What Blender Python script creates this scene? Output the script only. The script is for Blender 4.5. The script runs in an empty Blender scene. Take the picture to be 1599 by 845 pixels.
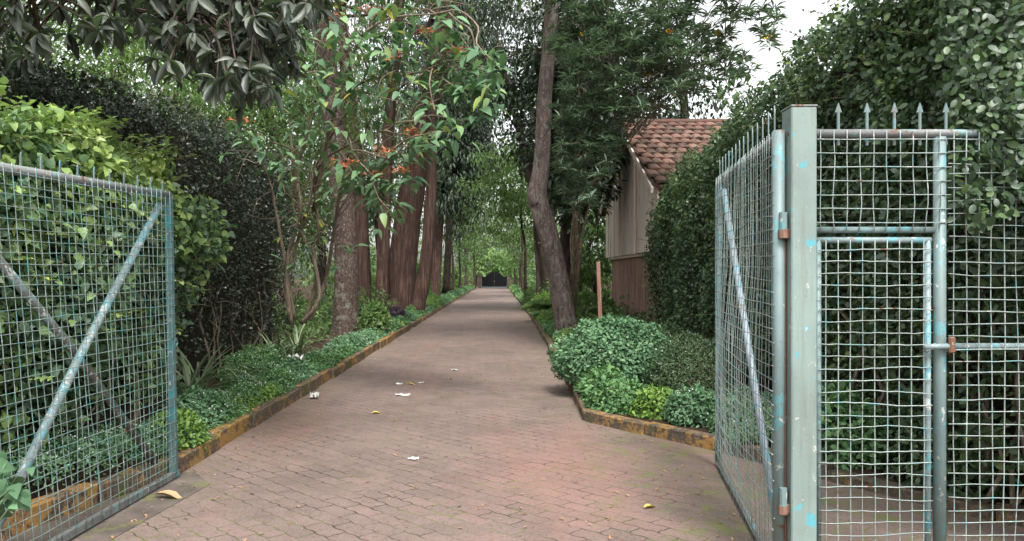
import bpy, math, random
import numpy as np

# ------------------------------------------------------------------ camera, sky, sun, exposure
sc = bpy.context.scene
F, VX, VY, EYE = 1150.0, 778.0, 428.0, 1.6           # focal length in photo pixels, vanishing point of the drive, eye height
cam_d = bpy.data.cameras.new("camera")
cam = bpy.data.objects.new("camera", cam_d)
sc.collection.objects.link(cam)
cam.location = (0, 0, EYE)
cam.rotation_euler = (math.radians(90), 0, 0)
cam_d.sensor_width = 36.0
cam_d.lens = F / 1599.0 * 36.0
cam_d.shift_x = (799.5 - VX) / 1599.0
cam_d.shift_y = (VY - 422.5) / 1599.0
cam_d.clip_start, cam_d.clip_end = 0.05, 900
sc.camera = cam

SUN_EL, SUN_ROT = math.radians(58), math.radians(168)
world = bpy.data.worlds.new("World"); sc.world = world; world.use_nodes = True
wn = world.node_tree; bg = wn.nodes["Background"]
sky = wn.nodes.new("ShaderNodeTexSky"); sky.sky_type = 'NISHITA'; sky.sun_disc = False
sky.sun_elevation, sky.sun_rotation = SUN_EL, SUN_ROT
sky.dust_density = 4.0; sky.air_density = 1.0
hs = wn.nodes.new("ShaderNodeHueSaturation"); hs.inputs["Saturation"].default_value = 0.12
wn.links.new(sky.outputs[0], hs.inputs["Color"]); wn.links.new(hs.outputs[0], bg.inputs[0])
bg.inputs[1].default_value = 0.15
sun_d = bpy.data.lights.new("sun", 'SUN'); sun_d.energy = 1.15; sun_d.angle = math.radians(14); sun_d.color = (1, .96, .9)
sun = bpy.data.objects.new("sun", sun_d); sc.collection.objects.link(sun)
sun.rotation_euler = (math.radians(90) - SUN_EL, 0, math.radians(180) - SUN_ROT)
sc.view_settings.view_transform = 'Standard'; sc.view_settings.look = 'None'
sc.view_settings.gamma = 1.0; sc.view_settings.exposure = 1.55
sc.cycles.max_bounces = 6; sc.cycles.diffuse_bounces = 4; sc.cycles.glossy_bounces = 2
sc.cycles.transmission_bounces = 4; sc.cycles.caustics_reflective = False

rng = np.random.default_rng(11); random.seed(5)
C = sc.collection

# ------------------------------------------------------------------ helpers
def P(px, py, Y):                       # the point seen at a photo pixel, Y metres ahead
    return np.array([(px - VX) / F * Y, Y, EYE + (VY - py) / F * Y])
def G(px, py, z=0.0):                   # the ground point seen at a photo pixel
    Y = (EYE - z) * F / (py - VY)
    return np.array([(px - VX) / F * Y, Y, z])
def nrm(v):
    v = np.asarray(v, float)
    return v / np.maximum(np.linalg.norm(v, axis=-1, keepdims=True), 1e-9)
_K = np.random.default_rng(3).normal(size=(24, 3)); _PH = np.random.default_rng(4).uniform(0, 6.28, 24)
def noise(p, s=1.0, o=0):               # smooth noise, about -1..1
    p = np.asarray(p, float) * s
    r = np.zeros(p.shape[:-1])
    for i in range(8):
        j = (i + o * 5) % 24
        r += np.sin(p @ _K[j] * (1 + .35 * i) + _PH[j]) / (1 + .3 * i)
    return r / 3.2

class MB:
    def __init__(s): s.v = []; s.f = []; s.m = []; s.r = []; s.n = 0
    def add(s, v, f, mat=0, rnd=0.5):
        v = np.asarray(v, float).reshape(-1, 3); f = np.asarray(f, int)
        s.v.append(v); s.f.append(f + s.n); s.m.append(np.full(len(f), mat)); s.n += len(v)
        s.r.append(np.full(len(v), rnd) if np.isscalar(rnd) else np.asarray(rnd, float))
        return s
    def box(s, c, d, mat=0, rnd=.5, ax=None, ch=0.0):      # centre, full sizes, optional 3x3 axes, chamfer
        d = np.asarray(d, float) / 2
        if ch <= 0:
            v = np.array([[x, y, z] for x in (-1, 1) for y in (-1, 1) for z in (-1, 1)]) * d
            f = [(0, 1, 3, 2), (4, 6, 7, 5), (0, 4, 5, 1), (2, 3, 7, 6), (0, 2, 6, 4), (1, 5, 7, 3)]
            if ax is not None: v = v @ np.asarray(ax)
            return s.add(v + np.asarray(c), f, mat, rnd)
        vs = []; 
        for x in (-1, 1):
            for y in (-1, 1):
                for z in (-1, 1):
                    sg = np.array([x, y, z])
                    for k in range(3):
                        q = sg * (d - ch); q[k] = sg[k] * d[k]; vs.append(q)
        I = lambda x, y, z, k: ((x * 2 + y) * 2 + z) * 3 + k
        quads = []; tris = []
        for k in range(3):
            a, b = [j for j in range(3) if j != k]
            for sg in (0, 1):
                def idx(p, q, kk):
                    t = [0, 0, 0]; t[k] = sg; t[a] = p; t[b] = q; return I(*t, kk)
                quads.append([idx(0, 0, k), idx(1, 0, k), idx(1, 1, k), idx(0, 1, k)])
            for p in (0, 1):                                # edges running along axis k
                for q in (0, 1):
                    def e(t, kk):
                        u = [0, 0, 0]; u[k] = t; u[a] = p; u[b] = q; return I(*u, kk)
                    quads.append([e(0, a), e(1, a), e(1, b), e(0, b)])
        for x in (0, 1):
            for y in (0, 1):
                for z in (0, 1): tris.append([I(x, y, z, 0), I(x, y, z, 1), I(x, y, z, 2)])
        v = np.array(vs)
        if ax is not None: v = v @ np.asarray(ax)
        v = v + np.asarray(c)
        s.add(v, quads, mat, rnd); n0 = s.n - len(v)
        s.f.append(np.array(tris) + n0); s.m.append(np.full(len(tris), mat))
        return s
    def tube(s, pts, rad, sides=8, mat=0, rnd=.5, flute=0.0, cap=True, smooth=0, lob=5):
        pts = np.asarray(pts, float); rad = np.broadcast_to(np.asarray(rad, float), (len(pts),)).copy()
        if smooth: pts, rad = spline(pts, rad, smooth)
        t = nrm(np.gradient(pts, axis=0))
        ref = np.array([0.31, 0.95, 0.05]) if abs(t[:, 2]).mean() > .6 else np.array([0.03, 0.02, 1.0])
        a = nrm(np.cross(t, ref)); b = np.cross(t, a)
        th = np.linspace(0, 2 * math.pi, sides, endpoint=False)
        R = rad[:, None] * np.ones(sides)
        if flute:
            ph = np.arange(len(pts))[:, None] * .17
            R = R * (1 + flute * np.sin(lob * th + ph) + flute * .6 * np.sin((lob * 2 + 1) * th - 1.3 * ph) + flute * .4 * rng.normal(size=R.shape))
        v = pts[:, None] + R[..., None] * (np.cos(th)[None, :, None] * a[:, None] + np.sin(th)[None, :, None] * b[:, None])
        k = len(pts); i = np.arange(k - 1)[:, None] * sides; j = np.arange(sides)[None]
        jn = (j + 1) % sides
        f = np.stack([i + j, i + jn, i + sides + jn, i + sides + j], -1).reshape(-1, 4)
        s.add(v, f, mat, rnd)
        if cap:
            n0 = s.n - k * sides
            s.f.append(np.array([list(range(sides))[::-1]]) + n0); s.m.append(np.array([mat]))
            s.f.append(np.array([list(range(sides))]) + n0 + (k - 1) * sides); s.m.append(np.array([mat]))
        return s
    def build(s, name, mats, parent=None, smooth=False):
        me = bpy.data.meshes.new(name)
        V = np.concatenate(s.v); me.vertices.add(len(V)); me.vertices.foreach_set("co", V.astype(np.float32).ravel())
        loops = np.concatenate([f.ravel() for f in s.f]); tot = np.concatenate([np.full(len(f), f.shape[1]) for f in s.f])
        me.loops.add(len(loops)); me.loops.foreach_set("vertex_index", loops.astype(np.int32))
        me.polygons.add(len(tot)); st = np.concatenate([[0], np.cumsum(tot)[:-1]])
        me.polygons.foreach_set("loop_start", st.astype(np.int32))
        me.polygons.foreach_set("material_index", np.concatenate(s.m).astype(np.int32))
        me.polygons.foreach_set("use_smooth", np.full(len(tot), bool(smooth)))
        me.update(calc_edges=True)
        at = me.attributes.new("rnd", 'FLOAT', 'POINT'); at.data.foreach_set("value", np.concatenate(s.r).astype(np.float32))
        for m in (mats if isinstance(mats, (list, tuple)) else [mats]): me.materials.append(m)
        o = bpy.data.objects.new(name, me); C.objects.link(o)
        if parent is not None:
            o.parent = parent; o.location = -np.array(parent.location) if parent.type == 'EMPTY' else (0, 0, 0)
        return o

def spline(p, r, n):
    q = np.vstack([2 * p[0] - p[1], p, 2 * p[-1] - p[-2]]); out = []; ro = []
    for i in range(len(p) - 1):
        a, b, c, d = q[i:i + 4]
        for t in np.linspace(0, 1, n, endpoint=False):
            out.append(.5 * (2 * b + (c - a) * t + (2 * a - 5 * b + 4 * c - d) * t * t + (3 * b - a - 3 * c + d) * t ** 3))
            ro.append(r[i] * (1 - t) + r[i + 1] * t)
    out.append(p[-1]); ro.append(r[-1])
    return np.array(out), np.array(ro)

def tag(o, label=None, cat=None, group=None, kind=None):
    if label: o["label"] = label
    if cat: o["category"] = cat
    if group: o["group"] = group
    if kind: o["kind"] = kind
    return o
def empty(name, loc, label, cat, group=None):
    o = bpy.data.objects.new(name, None); C.objects.link(o); o.location = tuple(float(x) for x in loc)
    o.empty_display_size = .2
    return tag(o, label, cat, group)

# leaves ------------------------------------------------------------
def leaf_tpl(st, fold=.18, curve=.25):
    v = [(0, 0, 0)]; f = []
    for t, w in st[1:-1]:
        z = -curve * t * t
        v += [(-w, t, z + fold * w), (0, t, z), (w, t, z + fold * w)]
    v.append((0, 1, -curve)); n = len(st) - 2; L = len(v) - 1
    f += [(0, 2, 1), (0, 3, 2)]
    for i in range(n - 1):
        a = 1 + 3 * i; b = a + 3
        f += [(a, a + 1, b + 1), (a, b + 1, b), (a + 1, a + 2, b + 2), (a + 1, b + 2, b + 1)]
    a = 1 + 3 * (n - 1); f += [(a, a + 1, L), (a + 1, a + 2, L)]
    return np.array(v, float), np.array(f)
T_LO = leaf_tpl([(0, 0), (.42, .5), (1, 0)])
T_MID = leaf_tpl([(0, 0), (.2, .36), (.5, .5), (.8, .28), (1, 0)])
T_OVAL = leaf_tpl([(0, 0), (.15, .34), (.5, .5), (.85, .34), (1, 0)], .1, .15)
T_LONG = leaf_tpl([(0, 0), (.15, .22), (.4, .45), (.65, .5), (.87, .28), (1, 0)], .3, .4)
T_HEART = leaf_tpl([(0, 0), (.06, .36), (.3, .5), (.65, .33), (1, 0)], .15, .3)

def leaves(mb, pos, axis, normal, length, wr, tpl, mat=0, rnd=None):
    n = len(pos)
    if n == 0: return
    a = nrm(axis); x = nrm(np.cross(a, normal)); z = np.cross(x, a)
    L = np.broadcast_to(np.asarray(length, float), (n,))[:, None, None]
    tv, tf = tpl
    V = pos[:, None] + L * (tv[None, :, 0:1] * wr * x[:, None] + tv[None, :, 1:2] * a[:, None] + tv[None, :, 2:3] * z[:, None])
    f = (tf[None] + (np.arange(n) * len(tv))[:, None, None]).reshape(-1, 3)
    if rnd is None: rnd = rng.uniform(0, 1, n)
    mb.add(V.reshape(-1, 3), f, mat, np.repeat(rnd, len(tv)))

def rdir(n): return nrm(rng.normal(size=(n, 3)))

def clusters(mb, cen, rad, per, length, wr, tpl, mat=0, droop=.3, up=1.0, crnd=.5, flat=.8):
    """leaf clumps: every centre gets `per` leaves spread through a little cloud"""
    cen = np.asarray(cen); m = len(cen)
    rad = np.broadcast_to(np.asarray(rad, float), (m,))
    c = np.repeat(cen, per, 0); r = np.repeat(rad, per)
    d = rdir(m * per) * rng.uniform(.15, 1, (m * per, 1)) ** .6; d[:, 2] *= flat
    pos = c + d * r[:, None]
    ax = d + rdir(m * per) * .5; ax[:, 2] -= droop
    nr = np.array([0, 0, up]) + d * .7 + rdir(m * per) * .6
    cr = np.repeat(rng.uniform(0, 1, m), per)
    rn = crnd * cr + (1 - crnd) * rng.uniform(0, 1, m * per)
    leaves(mb, pos, ax, nr, length * rng.uniform(.65, 1.25, m * per), wr, tpl, mat, rn)

# materials ----------------------------------------------------------
class NT:
    def __init__(s, name):
        s.m = bpy.data.materials.new(name); s.m.use_nodes = True; s.t = s.m.node_tree
        s.b = s.t.nodes["Principled BSDF"]; s.out = s.t.nodes["Material Output"]
    def n(s, typ, **kw):
        nd = s.t.nodes.new("ShaderNode" + typ)
        for k, v in kw.items():
            if k.startswith("i_"):
                key = k[2:]; key = int(key) if key.isdigit() else key.replace("_", " ")
                s.set(nd.inputs[key], v)
            else: setattr(nd, k, v)
        return nd
    def set(s, sock, v):
        if isinstance(v, bpy.types.NodeSocket): s.t.links.new(v, sock)
        else: sock.default_value = v
    def math(s, op, a, b=0.0, c=0.0):
        nd = s.t.nodes.new("ShaderNodeMath"); nd.operation = op
        for k, v in enumerate((a, b, c)): s.set(nd.inputs[k], v)
        return nd.outputs[0]
    def noise(s, vec, scale, detail=4, rough=.55, col=False):
        nd = s.n("TexNoise", i_Vector=vec, i_Scale=scale, i_Detail=detail, i_Roughness=rough)
        return nd.outputs[1 if col else 0]
    def ramp(s, fac, stops, interp='LINEAR'):
        nd = s.t.nodes.new("ShaderNodeValToRGB"); cr = nd.color_ramp; cr.interpolation = interp
        while len(cr.elements) < len(stops): cr.elements.new(.5)
        for e, (p, c) in zip(cr.elements, stops): e.position = p; e.color = (*c, 1) if len(c) == 3 else c
        s.set(nd.inputs[0], fac); return nd.outputs[0]
    def step(s, fac, a, b):
        nd = s.n("MapRange"); s.set(nd.inputs[0], fac); nd.inputs[1].default_value = a; nd.inputs[2].default_value = b
        return nd.outputs[0]
    def mix(s, f, a, b, mode='MIX'):
        nd = s.t.nodes.new("ShaderNodeMix"); nd.data_type = 'RGBA'; nd.blend_type = mode
        s.set(nd.inputs[0], f)
        for k, v in ((6, a), (7, b)):
            s.set(nd.inputs[k], (*v, 1) if isinstance(v, tuple) and len(v) == 3 else v)
        return nd.outputs[2]
    def pos(s): return s.t.nodes.new("ShaderNodeNewGeometry").outputs["Position"]
    def map(s, vec, scale=(1, 1, 1), rot=(0, 0, 0)):
        nd = s.n("Mapping", i_Vector=vec); nd.inputs["Scale"].default_value = scale; nd.inputs["Rotation"].default_value = rot
        return nd.outputs[0]
    def bump(s, h, strength=.5, dist=.01):
        nd = s.n("Bump", i_Height=h, i_Strength=strength, i_Distance=dist); s.set(s.b.inputs["Normal"], nd.outputs[0])
    def fin(s, color, rough=.6, spec=.5, metal=0.0):
        s.set(s.b.inputs["Base Color"], (*color, 1) if isinstance(color, tuple) and len(color) == 3 else color)
        s.set(s.b.inputs["Roughness"], rough); s.b.inputs["Specular IOR Level"].default_value = spec
        s.b.inputs["Metallic"].default_value = metal
        return s.m

def leaf_mat(name, stops, rough=.45, trans=.25, spec=.5):
    t = NT(name)
    at = t.n("Attribute", attribute_name="rnd").outputs["Fac"]
    p = t.pos()
    v = t.math('ADD', at, t.math('MULTIPLY', t.math('SUBTRACT', t.noise(p, 1.6, 2), .5), .5))
    col = t.ramp(v, stops)
    t.fin(col, rough, spec)
    if trans:
        tr = t.n("BsdfTranslucent"); t.set(tr.inputs[0], t.mix(.5, col, (.12, .25, .06)))
        mx = t.n("MixShader"); mx.inputs[0].default_value = trans
        t.t.links.new(t.b.outputs[0], mx.inputs[1]); t.t.links.new(tr.outputs[0], mx.inputs[2])
        t.t.links.new(mx.outputs[0], t.out.inputs[0])
    return t.m

M = {}
M['hedge'] = leaf_mat("hedge_leaf", [(0, (.02, .042, .02)), (.45, (.042, .08, .036)), (.8, (.075, .13, .048)), (1, (.18, .25, .07))], .42, .2, .5)
M['ivy'] = leaf_mat("ivy_leaf", [(0, (.05, .095, .06)), (.4, (.11, .19, .1)), (.72, (.24, .36, .11)), (1, (.38, .5, .14))], .42, .3, .5)
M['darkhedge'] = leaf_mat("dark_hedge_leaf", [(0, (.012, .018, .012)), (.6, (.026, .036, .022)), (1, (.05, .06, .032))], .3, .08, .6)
M['ground'] = leaf_mat("ground_cover_leaf", [(0, (.04, .095, .036)), (.5, (.1, .21, .08)), (1, (.22, .36, .14))], .6, .25, .25)
M['bright'] = leaf_mat("bright_leaf", [(0, (.07, .14, .03)), (.5, (.14, .26, .05)), (1, (.26, .38, .07))], .5, .3)
M['mint'] = leaf_mat("mint_leaf", [(0, (.045, .1, .05)), (.55, (.11, .22, .11)), (1, (.25, .4, .22))], .6, .25, .25)
M['dull'] = leaf_mat("dull_leaf", [(0, (.03, .055, .025)), (.55, (.06, .105, .045)), (1, (.12, .17, .07))], .5, .2)
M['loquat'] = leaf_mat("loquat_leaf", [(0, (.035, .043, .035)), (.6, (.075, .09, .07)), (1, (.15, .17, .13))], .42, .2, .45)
M['pointed'] = leaf_mat("pointed_leaf", [(0, (.06, .125, .065)), (.5, (.115, .22, .11)), (.9, (.2, .33, .15)), (.98, (.3, .34, .06)), (1, (.42, .36, .06))], .5, .3, .35)
M['narrow'] = leaf_mat("narrow_leaf", [(0, (.055, .085, .06)), (.6, (.115, .165, .115)), (1, (.22, .28, .19))], .5, .25, .4)
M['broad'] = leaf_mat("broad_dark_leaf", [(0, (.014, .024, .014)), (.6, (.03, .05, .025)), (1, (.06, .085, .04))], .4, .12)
M['wood1'] = leaf_mat("woodland_leaf", [(0, (.035, .07, .022)), (.5, (.085, .15, .04)), (1, (.18, .27, .07))], .5, .4, .35)
M['wood2'] = leaf_mat("light_woodland_leaf", [(0, (.08, .15, .05)), (.5, (.17, .28, .09)), (1, (.32, .42, .17))], .55, .45, .3)
M['wood3'] = leaf_mat("grey_woodland_leaf", [(0, (.05, .075, .045)), (.5, (.11, .155, .085)), (1, (.22, .28, .16))], .5, .35, .4)
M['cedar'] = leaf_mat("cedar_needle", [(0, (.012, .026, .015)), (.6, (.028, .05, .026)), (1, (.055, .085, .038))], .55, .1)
M['strap'] = leaf_mat("strap_leaf", [(0, (.06, .095, .05)), (.6, (.13, .19, .09)), (1, (.27, .33, .18))], .42, .25)
M['purple'] = leaf_mat("purple_leaf", [(0, (.02, .01, .022)), (1, (.07, .03, .06))], .45, .1)
M['petal_white'] = NT("white_petal").fin((.5, .53, .5), .7)
M['petal_orange'] = NT("orange_petal").fin((.5, .14, .05), .6)
M['petal_yellow'] = NT("yellow_petal").fin((.75, .42, .02), .55)

def bark(name, c0, c1, c2, stretch=.15, scale=14, bump=.6, spots=0.0, red=0):
    t = NT(name); p = t.pos()
    q = t.map(p, (1, 1, stretch))
    n1 = t.noise(q, scale, 6, .65); n2 = t.noise(p, 2.2, 3)
    col = t.ramp(n1, [(.34, c0), (.5, c1), (.66, c2)])
    col = t.mix(t.step(n2, .45, .75), col, tuple(x * .62 for x in c1))
    if spots:
        s = t.step(t.noise(t.map(p, (1, 1, .8)), 26, 3, .5), .6, .66)
        col = t.mix(t.math('MULTIPLY', s, spots), col, (.36, .36, .32))
        s2 = t.step(t.noise(p, 5, 3, .6), .58, .64)
        col = t.mix(t.math('MULTIPLY', s2, min(1, spots * 1.3)), col, (.2, .21, .17))
    t.bump(n1, bump, .03)
    return t.fin(col, .85, .25)
M['bark_spot'] = bark("lichen_spotted_bark", (.026, .018, .014), (.075, .051, .04), (.135, .097, .08), .5, 22, .9, .35)
M['bark_red'] = bark("red_stringy_bark", (.018, .011, .009), (.068, .039, .03), (.14, .088, .068), .05, 20, 1.0)
M['bark_grey'] = bark("grey_brown_bark", (.045, .033, .028), (.13, .097, .084), (.22, .172, .152), .22, 15, .8, .42)
M['bark_dark'] = bark("dark_bark", (.02, .015, .011), (.055, .04, .03), (.1, .078, .06), .2, 12, .6)
M['bark_pale'] = bark("pale_stem_bark", (.09, .07, .05), (.2, .16, .115), (.31, .26, .2), .3, 18, .5)
M['twig'] = NT("twig").fin((.035, .028, .02), .9, .2)

def rusty(name, base, chip, white=.3, rust=.3, blue=.3, rough=.5, sc_=1.0):
    t = NT(name); p = t.pos(); base = tuple(x * .78 for x in base); chip = tuple(x * .8 for x in chip)
    n1 = t.noise(p, 9 * sc_, 5, .6); n2 = t.noise(t.map(p, (1, 1, .7)), 21 * sc_, 5, .65); n3 = t.noise(p, 5 * sc_, 4, .7)
    n4 = t.noise(p, 55 * sc_, 3, .6)
    col = t.mix(t.step(t.noise(p, 3, 3), .35, .65), base, tuple(x * .8 for x in base))
    col = t.mix(t.math('MULTIPLY', t.step(n1, .62 - .18 * blue, .66 - .18 * blue), .9), col, chip)
    col = t.mix(t.step(n2, .68 - .2 * white, .71 - .2 * white), col, (.42, .44, .42))
    col = t.mix(t.step(n3, .72 - .2 * rust, .76 - .2 * rust), col, t.mix(n4, (.07, .03, .016), (.22, .09, .04)))
    col = t.mix(t.math('MULTIPLY', t.step(n4, .62, .7), .45), col, (.08, .065, .055))
    streak = t.noise(t.map(p, (14, 14, .8)), 2.2, 4, .6)
    col = t.mix(t.math('MULTIPLY', t.step(streak, .5, .72), .45), col, (.12, .11, .085))
    t.bump(t.math('ADD', n2, t.math('MULTIPLY', n4, .5)), .35, .004)
    return t.fin(col, rough, .4)
M['post_paint'] = rusty("sage_post_paint", (.265, .345, .32), (.1, .38, .44), .2, .2, .02)
M['pipe_paint'] = rusty("grey_green_pipe_paint", (.2, .285, .285), (.13, .33, .36), .2, .25, .2)
M['rail_paint'] = rusty("weathered_rail_paint", (.24, .25, .25), (.18, .32, .33), .2, .5, .3)
M['teal_paint'] = rusty("teal_stile_paint", (.12, .23, .24), (.05, .26, .3), .2, .2, .4)
M['brace_paint'] = rusty("peeling_brace_paint", (.26, .35, .36), (.16, .4, .45), .5, .45, .5)
M['brace_dark'] = rusty("dark_brace_paint", (.17, .18, .17), (.2, .3, .3), .55, .4, .3)
M['brace_pale'] = rusty("pale_blue_brace_paint", (.34, .42, .48), (.16, .42, .5), .4, .2, .35)
M['wire'] = rusty("pale_wire_paint", (.33, .4, .38), (.16, .36, .38), .38, .42, .3, .5, 1.6)
M['wire_left'] = rusty("greenish_wire_paint", (.25, .34, .32), (.1, .32, .32), .32, .45, .4, .5, 1.6)
M['rust'] = rusty("rusty_steel", (.2, .1, .065), (.26, .15, .11), .2, .6, .3)

# ------------------------------------------------------------------ ground, road, beds
def sheet(name, poly, z, m, kind='structure', sub=None):
    mb = MB(); mb.add([(x, y, z) for x, y in poly], [list(range(len(poly)))])
    return tag(mb.build(name, m), kind=kind)

def soil_mat():
    t = NT("dark_red_soil"); p = t.pos()
    n = t.noise(p, 7, 6, .7); n2 = t.noise(p, 40, 4, .7)
    col = t.ramp(n, [(.3, (.025, .017, .012)), (.55, (.06, .036, .025)), (.75, (.1, .062, .044))])
    col = t.mix(t.step(n2, .6, .68), col, (.16, .11, .07))
    t.bump(t.math('ADD', n, n2), .9, .04)
    return t.fin(col, .95, .15)
M['soil'] = soil_mat()

def paver_mat():
    t = NT("wavy_interlocking_pavers"); p = t.pos()
    q = t.map(p, (1, 1, 1), (0, 0, math.radians(43)))
    warp = t.noise(p, 1.2, 2, .5, True)
    vm = t.n("VectorMath", operation='MULTIPLY_ADD'); t.set(vm.inputs[0], warp); vm.inputs[1].default_value = (.07, .07, 0); t.set(vm.inputs[2], q)
    sep = t.n("SeparateXYZ"); t.set(sep.inputs[0], vm.outputs[0])
    x, y = sep.outputs[0], sep.outputs[1]
    wx = t.math('MULTIPLY', t.math('SINE', t.math('MULTIPLY', y, 2 * math.pi / .13)), .0055)
    wy = t.math('MULTIPLY', t.math('SINE', t.math('MULTIPLY', x, 2 * math.pi / .13)), .0065)
    cmb = t.n("CombineXYZ"); t.set(cmb.inputs[0], t.math('ADD', x, wx)); t.set(cmb.inputs[1], t.math('ADD', y, wy))
    br = t.n("TexBrick", i_Vector=cmb.outputs[0], i_Scale=1.0); br.offset = .5
    br.inputs["Brick Width"].default_value = .26; br.inputs["Row Height"].default_value = .13
    br.inputs["Mortar Size"].default_value = .006; br.inputs["Mortar Smooth"].default_value = .35; br.inputs["Bias"].default_value = 0
    br.inputs["Color1"].default_value = (0, 0, 0, 1); br.inputs["Color2"].default_value = (1, 1, 1, 1); br.inputs["Mortar"].default_value = (.5, .5, .5, 1)
    rb = t.n("SeparateColor"); t.set(rb.inputs[0], br.outputs[0])
    big = t.noise(p, .55, 4, .6); mid = t.noise(p, 3.2, 5, .65); fine = t.noise(p, 90, 3, .7); fine2 = t.noise(p, 30, 4, .7)
    col = t.ramp(big, [(.3, (.1, .076, .067)), (.5, (.145, .106, .092)), (.7, (.185, .134, .117))])
    col = t.mix(t.math('MULTIPLY', rb.outputs[0], .5), col, (.22, .15, .132))
    col = t.mix(t.math('MULTIPLY', t.step(mid, .5, .72), .5), col, (.09, .068, .06))
    col = t.mix(t.math('MULTIPLY', t.step(t.noise(t.map(p, (1, .6, 1)), 1.05, 6, .7), .5, .68), .55), col, (.075, .06, .052))
    # red murram dust trodden across the middle of the drive
    sp = t.n("SeparateXYZ"); t.set(sp.inputs[0], p)
    dx = t.math('SUBTRACT', sp.outputs[0], .55); dy = t.math('MULTIPLY', t.math('SUBTRACT', sp.outputs[1], 6.1), .42)
    dist = t.math('SQRT', t.math('ADD', t.math('MULTIPLY', dx, dx), t.math('MULTIPLY', dy, dy)))
    red = t.math('MULTIPLY', t.step(t.math('ADD', dist, t.math('MULTIPLY', t.math('SUBTRACT', t.noise(p, 2.0, 4), .5), 1.6)), .95, .15), .5)
    col = t.mix(red, col, (.26, .132, .102))
    red2 = t.math('MULTIPLY', t.step(t.noise(t.map(p, (1.2, .25, 1)), .9, 4, .6), .52, .68), .4)
    col = t.mix(red2, col, (.215, .112, .088))
    col = t.mix(t.math('MULTIPLY', t.step(fine, .52, .7), .6), col, (.33, .27, .245))
    col = t.mix(t.math('MULTIPLY', t.step(fine2, .52, .66), .5), col, (.055, .043, .037))
    # joints, partly filled with moss
    edge = t.step(t.math('ABSOLUTE', t.math('SUBTRACT', sp.outputs[0], -.75)), 1.25, 2.2)
    moss = t.step(t.math('ADD', t.noise(p, 1.4, 5, .7), t.math('MULTIPLY', edge, .12)), .47, .6)
    joint = t.mix(moss, (.025, .02, .017), (.1, .13, .018))
    jf = br.outputs[1]
    jfade = t.math('MULTIPLY', jf, t.math('ADD', .2, t.step(t.noise(p, 1.9, 5, .75), .42, .62)))
    col = t.mix(t.math('MINIMUM', jfade, .9), col, joint)
    m2 = t.math('MULTIPLY', t.math('MULTIPLY', edge, t.step(t.noise(p, 4, 6, .8), .52, .62)), .75)
    col = t.mix(m2, col, (.12, .15, .03))
    t.bump(t.math('SUBTRACT', t.math('MULTIPLY', fine2, .35), jfade), .55, .008)
    return t.fin(col, t.math('ADD', .62, t.math('MULTIPLY', mid, .25)), .35)
M['paver'] = paver_mat()

def concrete_mat():
    t = NT("mossy_concrete"); p = t.pos()
    n = t.noise(p, 4, 6, .65); n2 = t.noise(p, 45, 4, .7)
    col = t.ramp(n, [(.3, (.06, .05, .042)), (.6, (.13, .105, .09)), (.8, (.2, .165, .14))])
    col = t.mix(t.step(n2, .6, .72), col, (.2, .17, .15))
    col = t.mix(t.math('MULTIPLY', t.step(t.noise(p, 3.1, 5, .75), .56, .66), .8), col, (.13, .16, .025))
    t.bump(t.math('ADD', n, t.math('MULTIPLY', n2, .5)), .6, .012)
    return t.fin(col, .85, .3)
M['concrete'] = concrete_mat()

def kerb_mat():
    t = NT("worn_yellow_kerb_paint"); p = t.pos()
    at = t.n("Attribute", attribute_name="rnd").outputs["Fac"]
    n = t.noise(p, 6, 6, .7); n2 = t.noise(p, 30, 4, .7); n3 = t.noise(p, 3.3, 5, .7)
    conc = t.ramp(n2, [(.3, (.035, .028, .022)), (.7, (.15, .115, .085))])
    conc = t.mix(t.step(n3, .55, .64), conc, (.075, .085, .016))
    yel = t.mix(n2, (.17, .095, .034), (.36, .21, .07))
    f = t.step(t.math('ADD', t.math('ADD', n, t.math('MULTIPLY', t.math('SUBTRACT', n2, .5), .35)), t.math('MULTIPLY', at, .42)), .74, .84)
    t.bump(t.math('ADD', n, n2), .7, .012)
    return t.fin(t.mix(f, conc, yel), .85, .3)
M['kerb'] = kerb_mat()

sheet('ground', [(-220, -120), (220, -120), (220, 320), (-220, 320)], -.03, M['soil'])
sheet('road', [(-9, -8), (9, -8), (9, 130), (-9, 130)], 0, M['paver'])
LK = [(-3.75, 1.5), (-2.98, 4.4), (-2.55, 5.85), (-2.53, 14), (-2.56, 40), (-2.5, 84)]      # left kerb, road side
RK = [(6.5, 2.6), (3.2, 4.75), (2.55, 5.72), (1.96, 6.66), (.93, 8.0), (1.05, 14), (1.18, 25), (1.2, 40), (1.2, 84)]
sheet('concrete_apron', [(-3.9, 1.2), (-2.45, 1.2), (-2.33, 4.4), (-2.19, 5.6), (-2.45, 5.95), (-2.62, 5.9), (-3.05, 4.4)], .004, M['concrete'])
def off(line, d):
    L = np.array(line); t = np.gradient(L, axis=0); t /= np.linalg.norm(t, axis=1, keepdims=True)
    return L + np.stack([t[:, 1], -t[:, 0]], 1) * d
lb = off(LK, -.07); rb_ = off(RK, .07)
sheet('flower_bed_left', [(-60, 1.4)] + [tuple(p) for p in lb] + [(-2.6, 128), (-60, 128)], .085, M['soil'])
sheet('flower_bed_right', [tuple(p) for p in rb_] + [(1.3, 128), (60, 128), (60, 2.5)], .075, M['soil'])

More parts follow.
